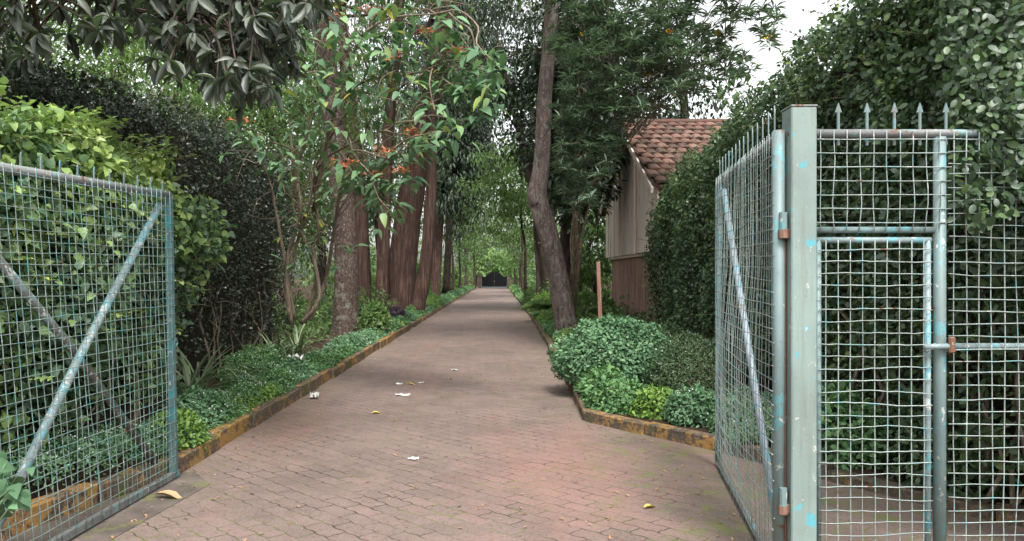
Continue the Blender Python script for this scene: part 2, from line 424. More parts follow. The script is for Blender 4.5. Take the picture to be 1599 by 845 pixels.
def kerb(name, line, side, h, stone, yellow):
    mb = MB(); L = np.array(line); w = .13
    for k in range(len(L) - 1):
        a, b = L[k], L[k + 1]; ln = np.linalg.norm(b - a); n = max(1, round(ln / stone)); d = (b - a) / ln; nn = np.array([d[1], -d[0]]) * side
        for i in range(n):
            s0, s1 = ln * i / n + .009, ln * (i + 1) / n - .009
            c = a + d * (s0 + s1) / 2 + nn * (w / 2 + rng.normal() * .01)
            an = rng.normal() * .012; d2 = np.array([d[0] * math.cos(an) - d[1] * math.sin(an), d[0] * math.sin(an) + d[1] * math.cos(an)])
            ax = [(d2[0], d2[1], rng.normal() * .006), (-d2[1], d2[0], 0), (0, 0, 1)]
            hh = h + rng.normal() * .012
            mb.box((c[0], c[1], hh / 2 - .03), (s1 - s0, w, hh + .06), 0, float(np.clip(yellow(c) + rng.normal() * .12, 0, 1)), ax, .012)
    return tag(mb.build(name, M['kerb']), kind='structure')
kerb('kerb_left', LK, -1, .15, .9, lambda c: float(np.interp(c[1], [3, 7, 11, 40], [.74, .68, .58, .62])))
kerb('kerb_right', RK, 1, .105, .9, lambda c: .66 if 6.9 < c[1] < 8.4 else .46)

# ------------------------------------------------------------------ house at the end of the right hedge
def wood_mat():
    t = NT("weathered_pink_boards"); p = t.pos(); at = t.n("Attribute", attribute_name="rnd").outputs["Fac"]
    n = t.noise(t.map(p, (6, 6, .35)), 3, 6, .65)
    col = t.ramp(t.math('ADD', t.math('MULTIPLY', n, .75), t.math('MULTIPLY', at, .25)), [(.2, (.42, .31, .28)), (.4, (.72, .59, .53)), (.65, (.8, .71, .65))])
    col = t.mix(t.step(t.noise(t.map(p, (4, 4, .3)), 2.3, 4, .6), .6, .68), col, (.08, .075, .045))
    t.bump(n, .4, .01); return t.fin(col, .85, .25)
M['boards'] = wood_mat()
def tile_mat():
    t = NT("old_clay_tiles"); p = t.pos(); at = t.n("Attribute", attribute_name="rnd").outputs["Fac"]
    n = t.noise(p, 7, 5, .7)
    col = t.ramp(t.math('ADD', t.math('MULTIPLY', at, .55), t.math('MULTIPLY', n, .45)), [(.2, (.06, .038, .031)), (.5, (.14, .075, .057)), (.8, (.22, .13, .1))])
    col = t.mix(t.step(t.noise(p, 2.6, 5, .75), .5, .62), col, (.07, .06, .045))
    t.bump(n, .5, .015); return t.fin(col, .88, .2)
M['tile'] = tile_mat()
def lowwall_mat():
    t = NT("brown_brick_base"); p = t.pos(); n = t.noise(p, 5, 5, .7)
    q = t.n("CombineXYZ"); s = t.n("SeparateXYZ"); t.set(s.inputs[0], p)
    t.set(q.inputs[0], t.math('ADD', s.outputs[0], s.outputs[1])); t.set(q.inputs[1], s.outputs[2])
    br = t.n("TexBrick", i_Vector=q.outputs[0], i_Scale=1.0); br.inputs["Brick Width"].default_value = .24; br.inputs["Row Height"].default_value = .08
    br.inputs["Mortar Size"].default_value = .003; st = t.noise(t.map(p, (5, 5, .3)), 2.4, 5, .65)
    br.inputs["Color1"].default_value = (.16, .07, .05, 1); br.inputs["Color2"].default_value = (.22, .1, .07, 1); br.inputs["Mortar"].default_value = (.1, .075, .06, 1)
    t.bump(n, .4, .01)
    return t.fin(t.mix(t.step(n, .55, .75), t.ramp(st, [(.3, (.17, .095, .075)), (.5, (.33, .2, .16)), (.7, (.44, .31, .26))]), (.09, .05, .035)), .9, .2)
M['lowwall'] = lowwall_mat()

hx0, hx1, hy0, hy1, hr, he = 3.38, 9.0, 15.6, 23.2, 5.55, 3.6
ym = (hy0 + hy1) / 2
house = empty('house', (hx0, ym, 0), 'weathered wooden house with mossy red tiled roof beside the tall right hedge', 'house')
mb = MB()
zb = 2.04
mb.box(((hx0 + .12 + hx1) / 2, ym, zb / 2), (hx1 - hx0 - .24, hy1 - hy0 - .2, zb))
mb.build('base_wall', M['lowwall'], house)
mb = MB(); mb.box(((hx0 + hx1) / 2 + .05, ym, zb + .03), (hx1 - hx0 - .05, hy1 - hy0 - .04, .07), ch=.01)
mb.build('ledge', M['boards'], house)
mb = MB(); y = hy0 + .05; zr = lambda y: he + (hr - he) * (1 - abs(y - ym) / (hy1 - ym)) - .1
while y < hy1 - .1:
    w = min(rng.uniform(.3, .5), hy1 - y); rr = rng.uniform(0, 1)
    x0 = hx0 + rng.normal() * .012; g = .012
    v = []
    for xx in (x0, x0 + .05):
        v += [(xx, y + g, zb + .07), (xx, y + w - g, zb + .07), (xx, y + w - g, zr(y + w)), (xx, y + g, zr(y))]
    mb.add(v, [(0, 3, 2, 1), (4, 5, 6, 7), (0, 1, 5, 4), (1, 2, 6, 5), (2, 3, 7, 6), (3, 0, 4, 7)], 0, rr); y += w
mb.box(((hx0 + hx1) / 2 + .2, ym, (zb + he) / 2), (hx1 - hx0 - .3, hy1 - hy0 - .3, he - zb - .05))
v = [(x, yy, zz) for x in (hx0 + .08, hx1 - .1) for yy, zz in ((hy0 + .2, he - .1), (hy1 - .2, he - .1), (ym, hr - .15))]
mb.add(v, [(0, 2, 1), (3, 4, 5)]); mb.add(v, [(0, 1, 4, 3)])
for yy in (ym - 1.3, ym + .9):                       # battens over the board joints
    mb.box((hx0 - .03, yy, (zb + zr(yy)) / 2), (.05, .09, zr(yy) - zb - .1), 0, .2)
mb.build('board_wall', M['boards'], house)
mb = MB()
for sgn in (-1, 1):
    run = (hy1 - ym) + .25; sl = math.hypot(run, (hr - he) * run / (hy1 - ym)); pitch = math.atan2(hr - he, hy1 - ym)
    d = np.array([0, sgn * math.cos(pitch), -math.sin(pitch)]); nn = np.array([0, sgn * math.sin(pitch), math.cos(pitch)])
    rows = 12
    for r in range(rows):
        nx = 24
        for c in range(nx):
            a = np.array([hx0 - .18 + (hx1 - hx0 + .3) * (c + .5) / nx, ym, hr + .02]) + d * (sl * (r + .5) / rows) + nn * rng.normal() * .008
            a[0] += (r % 2) * .1
            th = np.linspace(0, math.pi, 5); wv = (hx1 - hx0 + .3) / nx * .52; ln = sl / rows * .62
            vv = []
            for e, lift in ((-1, 0), (1, .045)):
                for q in th:
                    vv.append(a + d * ln * e + np.array([1, 0, 0]) * (-math.cos(q) * wv) + nn * (math.sin(q) * .05 + lift))
            for q in th: vv.append(a + d * ln + np.array([1, 0, 0]) * (-math.cos(q) * wv) + nn * (math.sin(q) * .05 - .01))
            f = [(i, i + 1, 6 + i, 5 + i) for i in range(4)] + [(5 + i, 6 + i, 11 + i, 10 + i) for i in range(4)]
            mb.add(vv, f, 0, rng.uniform())
    c = np.array([(hx0 + hx1) / 2, ym, hr - .03]) + d * sl / 2
    mb.box(c, (hx1 - hx0 + .3, sl, .04), 0, .1, [(1, 0, 0), d, nn])
mb.tube([(hx0 - .2, ym, hr + .05), (hx1 + .2, ym, hr + .05)], .09, 8, 0, .3)
roof = mb.build('roof', M['tile'], house)
mb = MB()
for sgn in (-1, 1):
    d = np.array([0, sgn * math.cos(pitch), -math.sin(pitch)]); nn = np.array([0, sgn * math.sin(pitch), math.cos(pitch)])
    mb.box(np.array([hx0 - .17, ym, hr - .12]) + d * sl / 2, (.05, sl, .12), 0, .7, [(1, 0, 0), d, nn])
mb.build('barge_board', M['boards'], house)

# ------------------------------------------------------------------ hedges
def hedge(name, label, face, sgn, y0, y1, hfun, thick, mat, n, llen, wr, tpl, z0=.15, bulge=.18, up=.35, cat='hedge', lowfade=0.0, core=True, endcap=True, xfun=None):
    """clipped hedge running along Y; face = X of the side towards the drive, sgn = direction of that side"""
    root = empty(name, (face - sgn * thick / 2, (y0 + y1) / 2, 0), label, cat)
    mb = MB()
    def place(pos, out, frac):
        m = len(pos)
        dep = rng.uniform(0, 1, m) ** 1.6 * .3
        b = noise(pos, 1.5) * bulge + noise(pos, 4.5, 1) * bulge * .45
        pos = pos + out * (b - dep)[:, None] + rng.normal(size=(m, 3)) * .03
        nr = out + rdir(m) * .75 + np.array([0, 0, up]); ax = rdir(m) + np.array([0, 0, -.35]) + out * .35
        cl = .5 + .5 * noise(pos, 2.7, 2) + .35 * np.maximum(noise(pos, 1.1, 3), 0)
        new = 0 if mat != 'ivy' else np.where(pos[:, 2] > np.array([hfun(v) for v in pos[:, 1]]) - .4 + .15 * rng.normal(size=m), .12, -.1) + np.where((pos[:, 1] > 6.35) & (pos[:, 2] > 1.7), .16, 0)  # ivy: lit look of top and bulge painted in, as young growth; rest darker
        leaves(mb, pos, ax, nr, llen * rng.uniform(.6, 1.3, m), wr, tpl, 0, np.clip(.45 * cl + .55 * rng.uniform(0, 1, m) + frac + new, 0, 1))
    hm = max(hfun(y0), hfun(y1), hfun((y0 + y1) / 2))
    nf = int(n * .72); yy = y0 + (y1 - y0) * rng.uniform(0, 1, nf) ** 1.25; hh = np.array([hfun(v) for v in yy])
    zz = z0 + (hh - z0) * rng.uniform(0, 1, nf)
    if lowfade:
        k = rng.uniform(0, 1, nf) < np.clip((zz - z0) / lowfade, .42, 1); yy, zz, hh = yy[k], zz[k], hh[k]
    xx = np.full(len(yy), face) if xfun is None else face + xfun(yy, zz)
    rnd_ = np.clip((zz - (hh - .35)) / .35, 0, 1)
    place(np.stack([xx - sgn * .25 * rnd_ ** 2, yy, zz], 1), np.tile([sgn, 0, 0.], (len(yy), 1)) + np.outer(rnd_, [0, 0, .8]), 0)
    nt = int(n * .18); yy = y0 + (y1 - y0) * rng.uniform(0, 1, nt) ** 1.25; w = rng.uniform(.1, thick, nt)
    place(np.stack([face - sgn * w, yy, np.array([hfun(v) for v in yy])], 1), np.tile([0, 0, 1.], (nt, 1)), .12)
    ne = int(n * .1)
    for ye, so in ((y1, 1), (y0, -1)):
        m = ne // 2; z = z0 + (hfun(ye) - z0) * rng.uniform(0, 1, m)
        place(np.stack([face - sgn * rng.uniform(0, thick, m), np.full(m, ye), z], 1), np.tile([0, float(so), 0.], (m, 1)), 0)
    mb.build('foliage', M[mat], root, True)
    mb = MB()
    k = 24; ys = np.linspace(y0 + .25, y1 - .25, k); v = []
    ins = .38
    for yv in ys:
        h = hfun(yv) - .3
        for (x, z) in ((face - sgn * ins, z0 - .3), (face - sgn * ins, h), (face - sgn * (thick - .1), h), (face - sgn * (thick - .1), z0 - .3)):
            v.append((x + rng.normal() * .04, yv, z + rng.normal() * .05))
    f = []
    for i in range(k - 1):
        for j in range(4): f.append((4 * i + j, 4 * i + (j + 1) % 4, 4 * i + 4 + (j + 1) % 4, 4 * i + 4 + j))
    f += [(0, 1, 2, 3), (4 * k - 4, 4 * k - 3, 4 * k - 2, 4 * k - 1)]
    mb.add(v, f); mb.build('twigs', M['twig'], root)  # one solid core, coloured dark for the shade inside the twig mass
    for i in range(int((y1 - y0) * 2.6)):
        yv = rng.uniform(y0 + .2, y1 - .2); x = face - sgn * rng.uniform(.12, .3)
        h = rng.uniform(.8, 1.7); pts = [(x, yv, 0.05)]
        for q in range(4): pts.append((x + rng.normal() * .05, yv + rng.normal() * .08, .05 + h * (q + 1) / 4))
        r = rng.uniform(.012, .03); MB().tube(pts, np.linspace(r, r * .6, 5), 6, smooth=3).build('stem', M['bark_pale'], root, True)
    shoots(root, face, sgn, y0, y1, hfun, thick, mat, llen, wr, tpl, xfun)
    return root
def shoots(root, face, sgn, y0, y1, hfun, thick, mat, llen, wr, tpl, xfun):
    mb = MB(); n = int((y1 - y0) * 26)
    for i in range(n):
        y = y0 + (y1 - y0) * rng.uniform() ** 1.2; h = hfun(y)
        if rng.uniform() < .6: p = np.array([face - sgn * rng.uniform(0, thick * .5), y, h - .05]); d = np.array([sgn * .35, 0, 1.0])
        else:
            z = rng.uniform(.8, h); p = np.array([face + (xfun(np.array([y]), np.array([z]))[0] if xfun else 0) - sgn * .02, y, z]); d = np.array([sgn * 1.0, -.15, .5])
        d = nrm(d + rng.normal(size=3) * .4); L = rng.uniform(.12, .34); k = int(L / .03)
        t = np.linspace(.15, 1, k)[:, None]; pts = p + d * L * t - np.array([0, 0, .25 * L]) * t ** 2
        mb.tube(np.array([p, p + d * L * .5 - (0, 0, .06 * L), p + d * L - (0, 0, .25 * L)]), [.004, .003, .0015], 4, 1)
        side = np.where(np.arange(k) % 2, 1., -1.)[:, None] * nrm(np.cross(d, [0, 0, 1.]))
        leaves(mb, pts, side + d * .7 + rdir(k) * .3, np.array([0, 0, 1.]) + rdir(k) * .3, llen * rng.uniform(.5, 1.0, k), wr, tpl, 0, rng.uniform(.6, 1, k))
    mb.build('shoots', [M[mat], M['bark_pale']], root, True)

hr_h = lambda y: float(np.interp(y, [3.5, 6, 8, 10, 12.2, 14, 15.2], [4.35, 4.2, 4.0, 3.78, 3.6, 3.35, 2.9]))
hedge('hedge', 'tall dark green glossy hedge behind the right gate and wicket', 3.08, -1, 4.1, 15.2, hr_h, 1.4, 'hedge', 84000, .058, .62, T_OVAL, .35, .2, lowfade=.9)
hl_h = lambda y: float(np.interp(y, [5.8, 7, 9, 12, 14.6], [3.35, 3.6, 3.8, 3.95, 3.8]))
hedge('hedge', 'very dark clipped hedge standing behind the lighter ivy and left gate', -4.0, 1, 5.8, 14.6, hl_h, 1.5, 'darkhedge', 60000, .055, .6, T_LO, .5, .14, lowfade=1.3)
hi_h = lambda y: float(np.interp(y, [3.0, 4.6, 5.6, 6.3, 7.0], [2.55, 2.6, 2.7, 2.78, 2.72]))
def ivx(y, z): return np.clip((y - 5.6), 0, 2) * .42 * np.exp(-((z - 2.0) / .5) ** 2) - np.clip(1.0 - z, 0, 1) * .25 - .3 * np.clip((5.4 - y) / 2, 0, 1)
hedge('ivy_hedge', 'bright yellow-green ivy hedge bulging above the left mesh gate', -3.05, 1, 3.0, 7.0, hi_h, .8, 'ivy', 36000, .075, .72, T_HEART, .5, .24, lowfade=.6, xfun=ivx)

# creeper that spills over the right end of the fence
root = empty('creeper', (2.9, 3.95, 1.2), 'leafy glossy creeper spilling over the right end of the mesh fence', 'creeper')
mb = MB(); n = 11500
u = rng.uniform(0, 1, n); X = 2.42 + 1.1 * u ** .8
low = np.interp(X, [2.42, 2.55, 2.75, 3.0, 3.5], [2.1, 1.98, 1.72, 1.35, 1.0]) + .18 * np.sin(X * 17)
Z = low + (3.6 - low) * rng.uniform(0, 1, n) ** 1.35
Yp = 3.86 - .14 * np.clip((X - 2.4), 0, 1) + np.where(Z > 2.4, (Z - 2.4) * .28, 0) + rng.normal(size=n) * .07 + noise(np.stack([X, X * 0, Z], 1), 3) * .1
pos = np.stack([X + noise(np.stack([X, Yp, Z], 1), 5) * .06, Yp, Z], 1)
out = np.tile([-.2, -1, .3], (n, 1))
leaves(mb, pos, rdir(n) + np.array([-.1, -.3, -.6]), out + rdir(n) * .6, .05 * rng.uniform(.6, 1.3, n), .6, T_OVAL, 0, np.clip(rng.uniform(0, 1, n) * .85, 0, 1))
mb.build('foliage', M['hedge'], root, True)
for i in range(6):
    x = rng.uniform(2.75, 3.5); pts = [(x + .2, 4.1, .08)]
    for z in (1.0, 1.9, 2.6, 3.1): pts.append((x + rng.normal() * .1, 4.02 + rng.normal() * .04, z))
    MB().tube(pts, np.linspace(.012, .004, 5), 5, smooth=4).build('stem', M['bark_dark'], root, True)

# ------------------------------------------------------------------ gates
def wires(mb, fn, nu, nv, r, seg=14, off_=.006, sag=.004, over=0.012, mat=0):
    """woven rods over a panel: fn(u, v, d) gives the point d metres in front of the panel"""
    ph = rng.uniform(0, 6.28, 200); bend = rng.choice([1, 1, 1, 1.5, 3.2], 200)
    for i in range(nu):
        u = (i + .5) / nu
        pts = [fn(u + .002 * bend[i] * math.sin(6 * v + ph[i]) + rng.normal() * .001, v, off_ + sag * bend[i] * math.sin(9 * v + ph[i])) for v in np.linspace(-over, 1 + over, seg)]
        mb.tube(pts, r * rng.uniform(.85, 1.1), 5, mat, rng.uniform())
    for j in range(nv):
        v = (j + .5) / nv
        pts = [fn(u, v + .0016 * bend[50 + j] * math.sin(5 * u + ph[50 + j]) + rng.normal() * .001, off_ + r * 1.9 + sag * bend[50 + j] * math.sin(8 * u + ph[50 + j])) for u in np.linspace(-over, 1 + over, seg)]
        mb.tube(pts, r * rng.uniform(.85, 1.1), 5, mat, rng.uniform())
def bil(bl, br, tl, tr, nvec):
    bl, br, tl, tr, nvec = map(np.asarray, (bl, br, tl, tr, nvec))
    return lambda u, v, d=0.0: (1 - v) * ((1 - u) * bl + u * br) + v * ((1 - u) * tl + u * tr) + nvec * d

# left leaf
fb, ft = P(271, 741, 5.75), P(263, 305, 5.75)
nb, nt = np.array([-2.6, 3.68, .04]), np.array([-2.81, 3.68, 2.185])
nL = np.array([.985, -.13, .1])
qL = bil(nb, fb, nt, ft, nL)
gl = empty('mesh_gate', nb, 'open left gate leaf of greenish wire mesh with two crossed braces', 'gate')
mb = MB(); mb.tube([qL(0, 1), qL(.5, 1), qL(1, 1)], .03, 12); mb.build('top_rail', M['rail_paint'], gl, True)
mb = MB(); ax3 = nrm(fb - nb); 
mb.box(qL(1, .5), (.05, .05, 2.2), ax=[ax3, nrm(np.cross(nrm(ft - fb), ax3)), nrm(ft - fb)], ch=.004); mb.build('stile', M['teal_paint'], gl)
mb = MB(); mb.box(qL(0, .5), (.05, .05, 2.2), ax=[ax3, nrm(np.cross(nrm(nt - nb), ax3)), nrm(nt - nb)], ch=.004); mb.build('stile', M['teal_paint'], gl)
mb = MB(); mb.box(qL(.5, 0), (2.2, .045, .05), ax=[ax3, (-ax3[1], ax3[0], 0), (0, 0, 1)], ch=.004); mb.build('bottom_rail', M['rail_paint'], gl)
mb = MB(); mb.tube([qL(.02, .04, -.03), qL(.5, .5, -.03), qL(.965, .965, -.03)], .028, 10); mb.build('brace', M['brace_paint'], gl, True)
mb = MB(); mb.tube([qL(.02, .97, -.1), qL(.5, .5, -.1), qL(.97, .04, -.1)], .027, 10); mb.build('brace', M['brace_dark'], gl, True)
mb = MB(); wires(mb, qL, 34, 34, .0025, off_=.03); mb.build('mesh_panel', M['wire_left'], gl, True)
mb = MB(); mb.tube([qL(1, .47) + np.array([.02, .03, 0]) + .028 * np.array([0, math.cos(a), math.sin(a)]) for a in np.linspace(0, 6.283, 13)], .008, 6); mb.build('latch_loop', M['pipe_paint'], gl, True)
def spike(mb, p, hgt, w=.02, t=.006, dirv=(1, 0, 0), arrow=0.0):
    d = nrm(np.array(dirv, float)); nn = np.array([-d[1], d[0], 0]); up = np.array([0, 0, 1.])
    p = np.asarray(p, float)
    if arrow:
        mb.tube([p, p + up * (hgt - arrow * .8)], .008, 8)
        z = hgt - arrow
        prof = [(-arrow * .33, z), (arrow * .33, z), (0, hgt)]
    else:
        prof = [(-w / 2, -.02), (w / 2, -.02), (w / 2, hgt * .78), (0, hgt), (-w / 2, hgt * .78)]
    k = len(prof); v = [p + d * a + up * b + nn * s for s in (-t / 2, t / 2) for a, b in prof]
    mb.add(v, [list(range(k))[::-1]]); n0 = mb.n - 2 * k
    mb.f.append(np.array([list(range(k, 2 * k))]) + n0); mb.m.append(np.array([0]))
    mb.f.append(np.array([(i, (i + 1) % k, k + (i + 1) % k, k + i) for i in range(k)]) + n0); mb.m.append(np.zeros(k, int))
for i in range(13):
    mb = MB(); spike(mb, qL((i + .5) / 13, 1), .11, .014, .006, ax3); mb.build('spike', M['pipe_paint'], gl)

# right leaf
hb, ht = P(1215, 893, 3.88), P(1215, 213, 3.88)
rb0, rt0 = P(1122, 722, 6.1), P(1122, 285, 6.1)
nR = np.array([-.985, -.15, 0])
qR = bil(hb, rb0, ht, rt0, nR)
gr = empty('mesh_gate', hb, 'open right gate leaf of bulging wire mesh with one pale blue diagonal brace', 'gate')
axr = nrm(rb0 - hb)
mb = MB(); mb.tube([qR(-.005, 0), qR(-.005, 1.012)], .031, 14); mb.build('hinge_stile', M['pipe_paint'], gr, True)
mb = MB(); mb.tube([qR(0, 1), qR(1, 1)], .022, 10); mb.build('top_rail', M['rail_paint'], gr, True)
mb = MB(); mb.tube([qR(1, 0), qR(1, 1)], .026, 10); mb.build('stile', M['teal_paint'], gr, True)
mb = MB(); mb.tube([qR(0, 0), qR(1, 0)], .02, 10); mb.build('bottom_rail', M['rail_paint'], gr, True)
mb = MB(); mb.tube([qR(.03, .03, -.035), qR(.97, .97, -.035)], .023, 10); mb.build('brace', M['brace_pale'], gr, True)
qRb = lambda u, v, d=0: qR(u, v, d + .05 * max(0, math.sin(math.pi * min(1, max(0, v)) * 1.4)) * math.sin(math.pi * min(1, max(0, u))))
mb = MB(); wires(mb, qRb, 35, 35, .0026, off_=.028); mb.build('mesh_panel', M['wire'], gr, True)
mb = MB(); mb.tube([qR(1, .47) + axr * .03 + .028 * (axr * math.cos(a) + np.array([0, 0, math.sin(a)])) for a in np.linspace(0, 6.283, 13)], .008, 6); mb.build('latch_loop', M['pipe_paint'], gr, True)
for i in range(14):
    mb = MB(); spike(mb, qR((i + .55) / 14, 1), .18, .018, .006, axr); mb.build('spike', M['pipe_paint'], gr)
for pz in (P(1223, 350, 3.85)[2], P(1223, 778, 3.85)[2]):
    mb = MB(); bx = np.array([(1223 - VX) / F * 3.83, 3.83, 0])
    mb.tube([bx + (0, 0, pz - .03), bx + (0, 0, pz + .06)], .02, 10, 0)
    mb.tube([bx + (0, 0, pz - .075), bx + (0, 0, pz - .03)], .026, 8, 1)
    mb.box(bx + np.array([.035, .01, pz - .05]), (.06, .03, .05), 1, ch=.008)
    mb.build('hinge', [M['pipe_paint'], M['rust']], gr)

# post and fixed panel with the wicket
px0, px1, py_ = (1236 - VX) / F * 3.8, (1276 - VX) / F * 3.8, 3.8
pz = P(0, 166, 3.8)[2]
gp = empty('gate_post', ((px0 + px1) / 2, py_ + .065, 0), 'thick square sage green steel post carrying the right gate', 'gate post')
mb = MB(); mb.box(((px0 + px1) / 2, py_ + .066, pz / 2 - .05), (px1 - px0, .132, pz + .1), ch=.006)
mb.build('shaft', M['post_paint'], gp)
mb = MB(); mb.box(((px0 + px1) / 2, py_ + .066, pz + .004), (px1 - px0 + .006, .138, .01), ch=.003); mb.build('cap', M['rail_paint'], gp)
mb = MB(); mb.box((px0 - .009, py_ + .075, .95), (.014, .03, 1.75), ch=.003); mb.build('hinge_strip', M['rust'], gp)

fp = empty('fence_panel', (2.0, 3.85, 0), 'fixed mesh fence panel right of the post, with a narrow wicket door', 'fence')
yF = 3.86; zt = P(0, 208, 3.85)[2]; zc = P(0, 359, 3.85)[2]; zx = P(0, 541, 3.85)[2]
xL = px1 + .002; xP = (1469 - VX) / F * 3.85; xE = 3.9
mb = MB(); mb.tube([(xL, yF, zt), (xE, yF, zt)], .0225, 12); mb.build('top_rail', M['rail_paint'], fp, True)
mb = MB(); mb.tube([(xP, yF, -.05), (xP, yF, zt - .02)], .031, 14); mb.build('upright', M['pipe_paint'], fp, True)
mb = MB(); mb.tube([(xL, yF, zc), (xP - .03, yF, zc)], .017, 10); mb.build('lintel_rail', M['pipe_paint'], fp, True)
mb = MB(); mb.tube([(xP + .03, yF, zx), (xE, yF, zx)], .017, 10); mb.build('middle_rail', M['brace_paint'], fp, True)
def flat(x0, x1, z0, z1): return lambda u, v, d=0.0: np.array([x0 + (x1 - x0) * u, yF - d, z0 + (z1 - z0) * v])
mb = MB()
wires(mb, flat(xL - .005, xP + .02, zc, zt), 10, 7, .003, 8, .028, .002, .03)
mb.build('mesh_panel', M['wire'], fp, True)
mb = MB()
wires(mb, flat(xP + .02, xE, .02, zt), 24, 36, .003, 14, .036, .003, .0)
mb.build('mesh_panel', M['wire'], fp, True)
door = empty('wicket_door', (xL + .02, yF, 0), None, None); door.parent = fp; door.location = (xL + .02 - 2.0, .01, 0)
def part(mb, name, m, par, smooth=False):
    o = mb.build(name, m, None, smooth); o.parent = par; o.matrix_parent_inverse = door_inv; return o
from mathutils import Matrix
door_inv = Matrix.Translation((xL + .02, yF, 0)).inverted()
x0, x1, zd = xL + .028, (1450 - VX) / F * 3.85, P(0, 375, 3.85)[2]
mb = MB(); mb.tube([(x0, yF, .06), (x0, yF, zd)], .0165, 10); part(mb, 'stile', M['pipe_paint'], door, True)
mb = MB(); mb.tube([(x1, yF, .06), (x1, yF, zd)], .0165, 10); part(mb, 'stile', M['brace_paint'], door, True)
mb = MB(); mb.tube([(x0 - .016, yF, zd), (x1 + .016, yF, zd)], .0165, 10); part(mb, 'top_rail', M['brace_paint'], door, True)
mb = MB(); mb.tube([(x0 + .016, yF, .075), (x1 - .016, yF, .075)], .015, 10); part(mb, 'bottom_rail', M['pipe_paint'], door, True)
mb = MB(); wires(mb, flat(x0, x1, .09, zd - .02), 9, 27, .003, 14, .022, .002, .012); part(mb, 'mesh_panel', M['wire'], door, True)
for i, px in enumerate((1312, 1357, 1400, 1440, 1481)):
    mb = MB(); x = (px - VX) / F * 3.85; spike(mb, (x, yF + .012, zt - .06), .225, arrow=.052, t=.008)
    mb.build('spike', [M['pipe_paint'], M['rail_paint']][int(i == 2)], fp)
mb = MB(); mb.tube([((1445 - VX) / F * 3.8, yF - .05, zx), ((1484 - VX) / F * 3.8, yF - .055, zx + .006)], .015, 8)
mb.tube([((1447 - VX) / F * 3.8, yF - .05, zx - .02), ((1463 - VX) / F * 3.8, yF - .05, zx + .012)], .012, 8)
mb.build('bolt', M['brace_paint'], fp, True)
mb = MB(); mb.box(((1486 - VX) / F * 3.8, yF - .06, zx + .012), (.034, .025, .085), ch=.007)
mb.build('padlock', M['rust'], fp)

# ------------------------------------------------------------------ trees
def px_path(rows):                       # (px, py, Y, width in photo pixels)
    return np.array([P(a, b, y) for a, b, y, w in rows]), np.array([w / F * y / 2 for a, b, y, w in rows])

def limb(mb, a, b, r0, r1, wig=.12, sides=6, k=4):
    a, b = np.asarray(a, float), np.asarray(b, float); L = np.linalg.norm(b - a)
    pts = [a] + [a + (b - a) * t + rng.normal(size=3) * wig * L * .3 + np.array([0, 0, .08 * L * math.sin(math.pi * t)]) for t in np.linspace(0, 1, k + 1)[1:-1]] + [b]
    mb.tube(pts, np.linspace(r0, r1, len(pts)), sides, smooth=3, cap=False)

def ellip(c, r, m, lo=.45):
    d = rdir(m) * rng.uniform(lo, 1, (m, 1)); return np.asarray(c) + d * np.asarray(r)

# lichen-spotted trunk on the left
def T(name, label, stems, barkm, crown_c, crown_r, m, per, leafm, ll, wr, tpl, crad=.7, flute=0.03, limbs=10, lo=.55, cat='tree', droop=.4, group=None, lob=5, flat=.8):
    base = stems[0][0][0]
    root = empty(name, (base[0], base[1], 0), label, cat, group)
    for pts, rad in stems:
        mb = MB(); mb.tube(pts, rad, 18, smooth=6, flute=flute, lob=lob)
        if pts is stems[0][0]:
            pass
        mb.build('trunk', M[barkm], root, True)
    cen = ellip(crown_c, crown_r, m)
    mb = MB(); top = [s[0][-1] for s in stems]; 
    for i in range(limbs):
        s = stems[i % len(stems)]; k = rng.uniform(lo, 1.0) * (len(s[0]) - 1); i0 = int(k)
        a = s[0][i0] * (1 - (k - i0)) + s[0][min(i0 + 1, len(s[0]) - 1)] * (k - i0)
        limb(mb, a, cen[i % m], s[1][-1] * .45, .012)
    if limbs: mb.build('limbs', M[barkm], root, True)
    mb = MB(); clusters(mb, cen, crad * rng.uniform(.6, 1.3, m), per, ll, wr, tpl, 0, droop, flat=flat)
    mb.build('crown', M[leafm], root, True)
    return root

s1 = px_path([(533, 545, 16.3, 60), (538, 520, 16.3, 43), (540, 450, 16.3, 36), (537, 330, 16.3, 34), (524, 220, 16.3, 32), (513, 120, 16.3, 31), (500, 0, 16.3, 30), (486, -130, 16.3, 24)])
T('tree', 'lichen speckled grey-brown trunk nearest the left side of the drive', [s1], 'bark_spot', (-2.2, 15.8, 9.6), (4.2, 4.0, 2.3), 200, 60, 'wood1', .16, .42, T_LO, .8)
stems = [px_path(r) for r in (
    [(567, 500, 27, 30), (566, 470, 27, 27), (562, 350, 27, 25), (552, 220, 27, 22), (536, 60, 27, 18), (520, -120, 27, 12)],
    [(618, 500, 27.3, 52), (624, 470, 27.3, 46), (632, 380, 27.3, 40), (652, 250, 27.3, 36), (678, 120, 27.3, 36), (700, -20, 27.3, 40), (712, -150, 27.3, 26)],
    [(594, 498, 26.6, 22), (596, 470, 26.6, 20), (600, 350, 26.6, 19), (607, 200, 26.6, 17), (622, 40, 26.6, 15), (630, -120, 26.6, 10)],
    [(648, 496, 26.4, 30), (654, 470, 26.4, 22), (666, 400, 26.4, 19), (674, 280, 26.4, 16), (676, 150, 26.4, 14), (690, -60, 26.4, 10)])]
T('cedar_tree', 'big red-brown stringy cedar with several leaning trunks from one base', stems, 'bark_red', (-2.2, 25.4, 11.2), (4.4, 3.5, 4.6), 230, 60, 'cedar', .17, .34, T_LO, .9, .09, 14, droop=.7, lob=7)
s3 = px_path([(674, 468, 44, 24), (678, 450, 44, 18), (683, 380, 44, 16), (687, 280, 44, 15), (692, 150, 44, 12), (696, 0, 44, 8)])
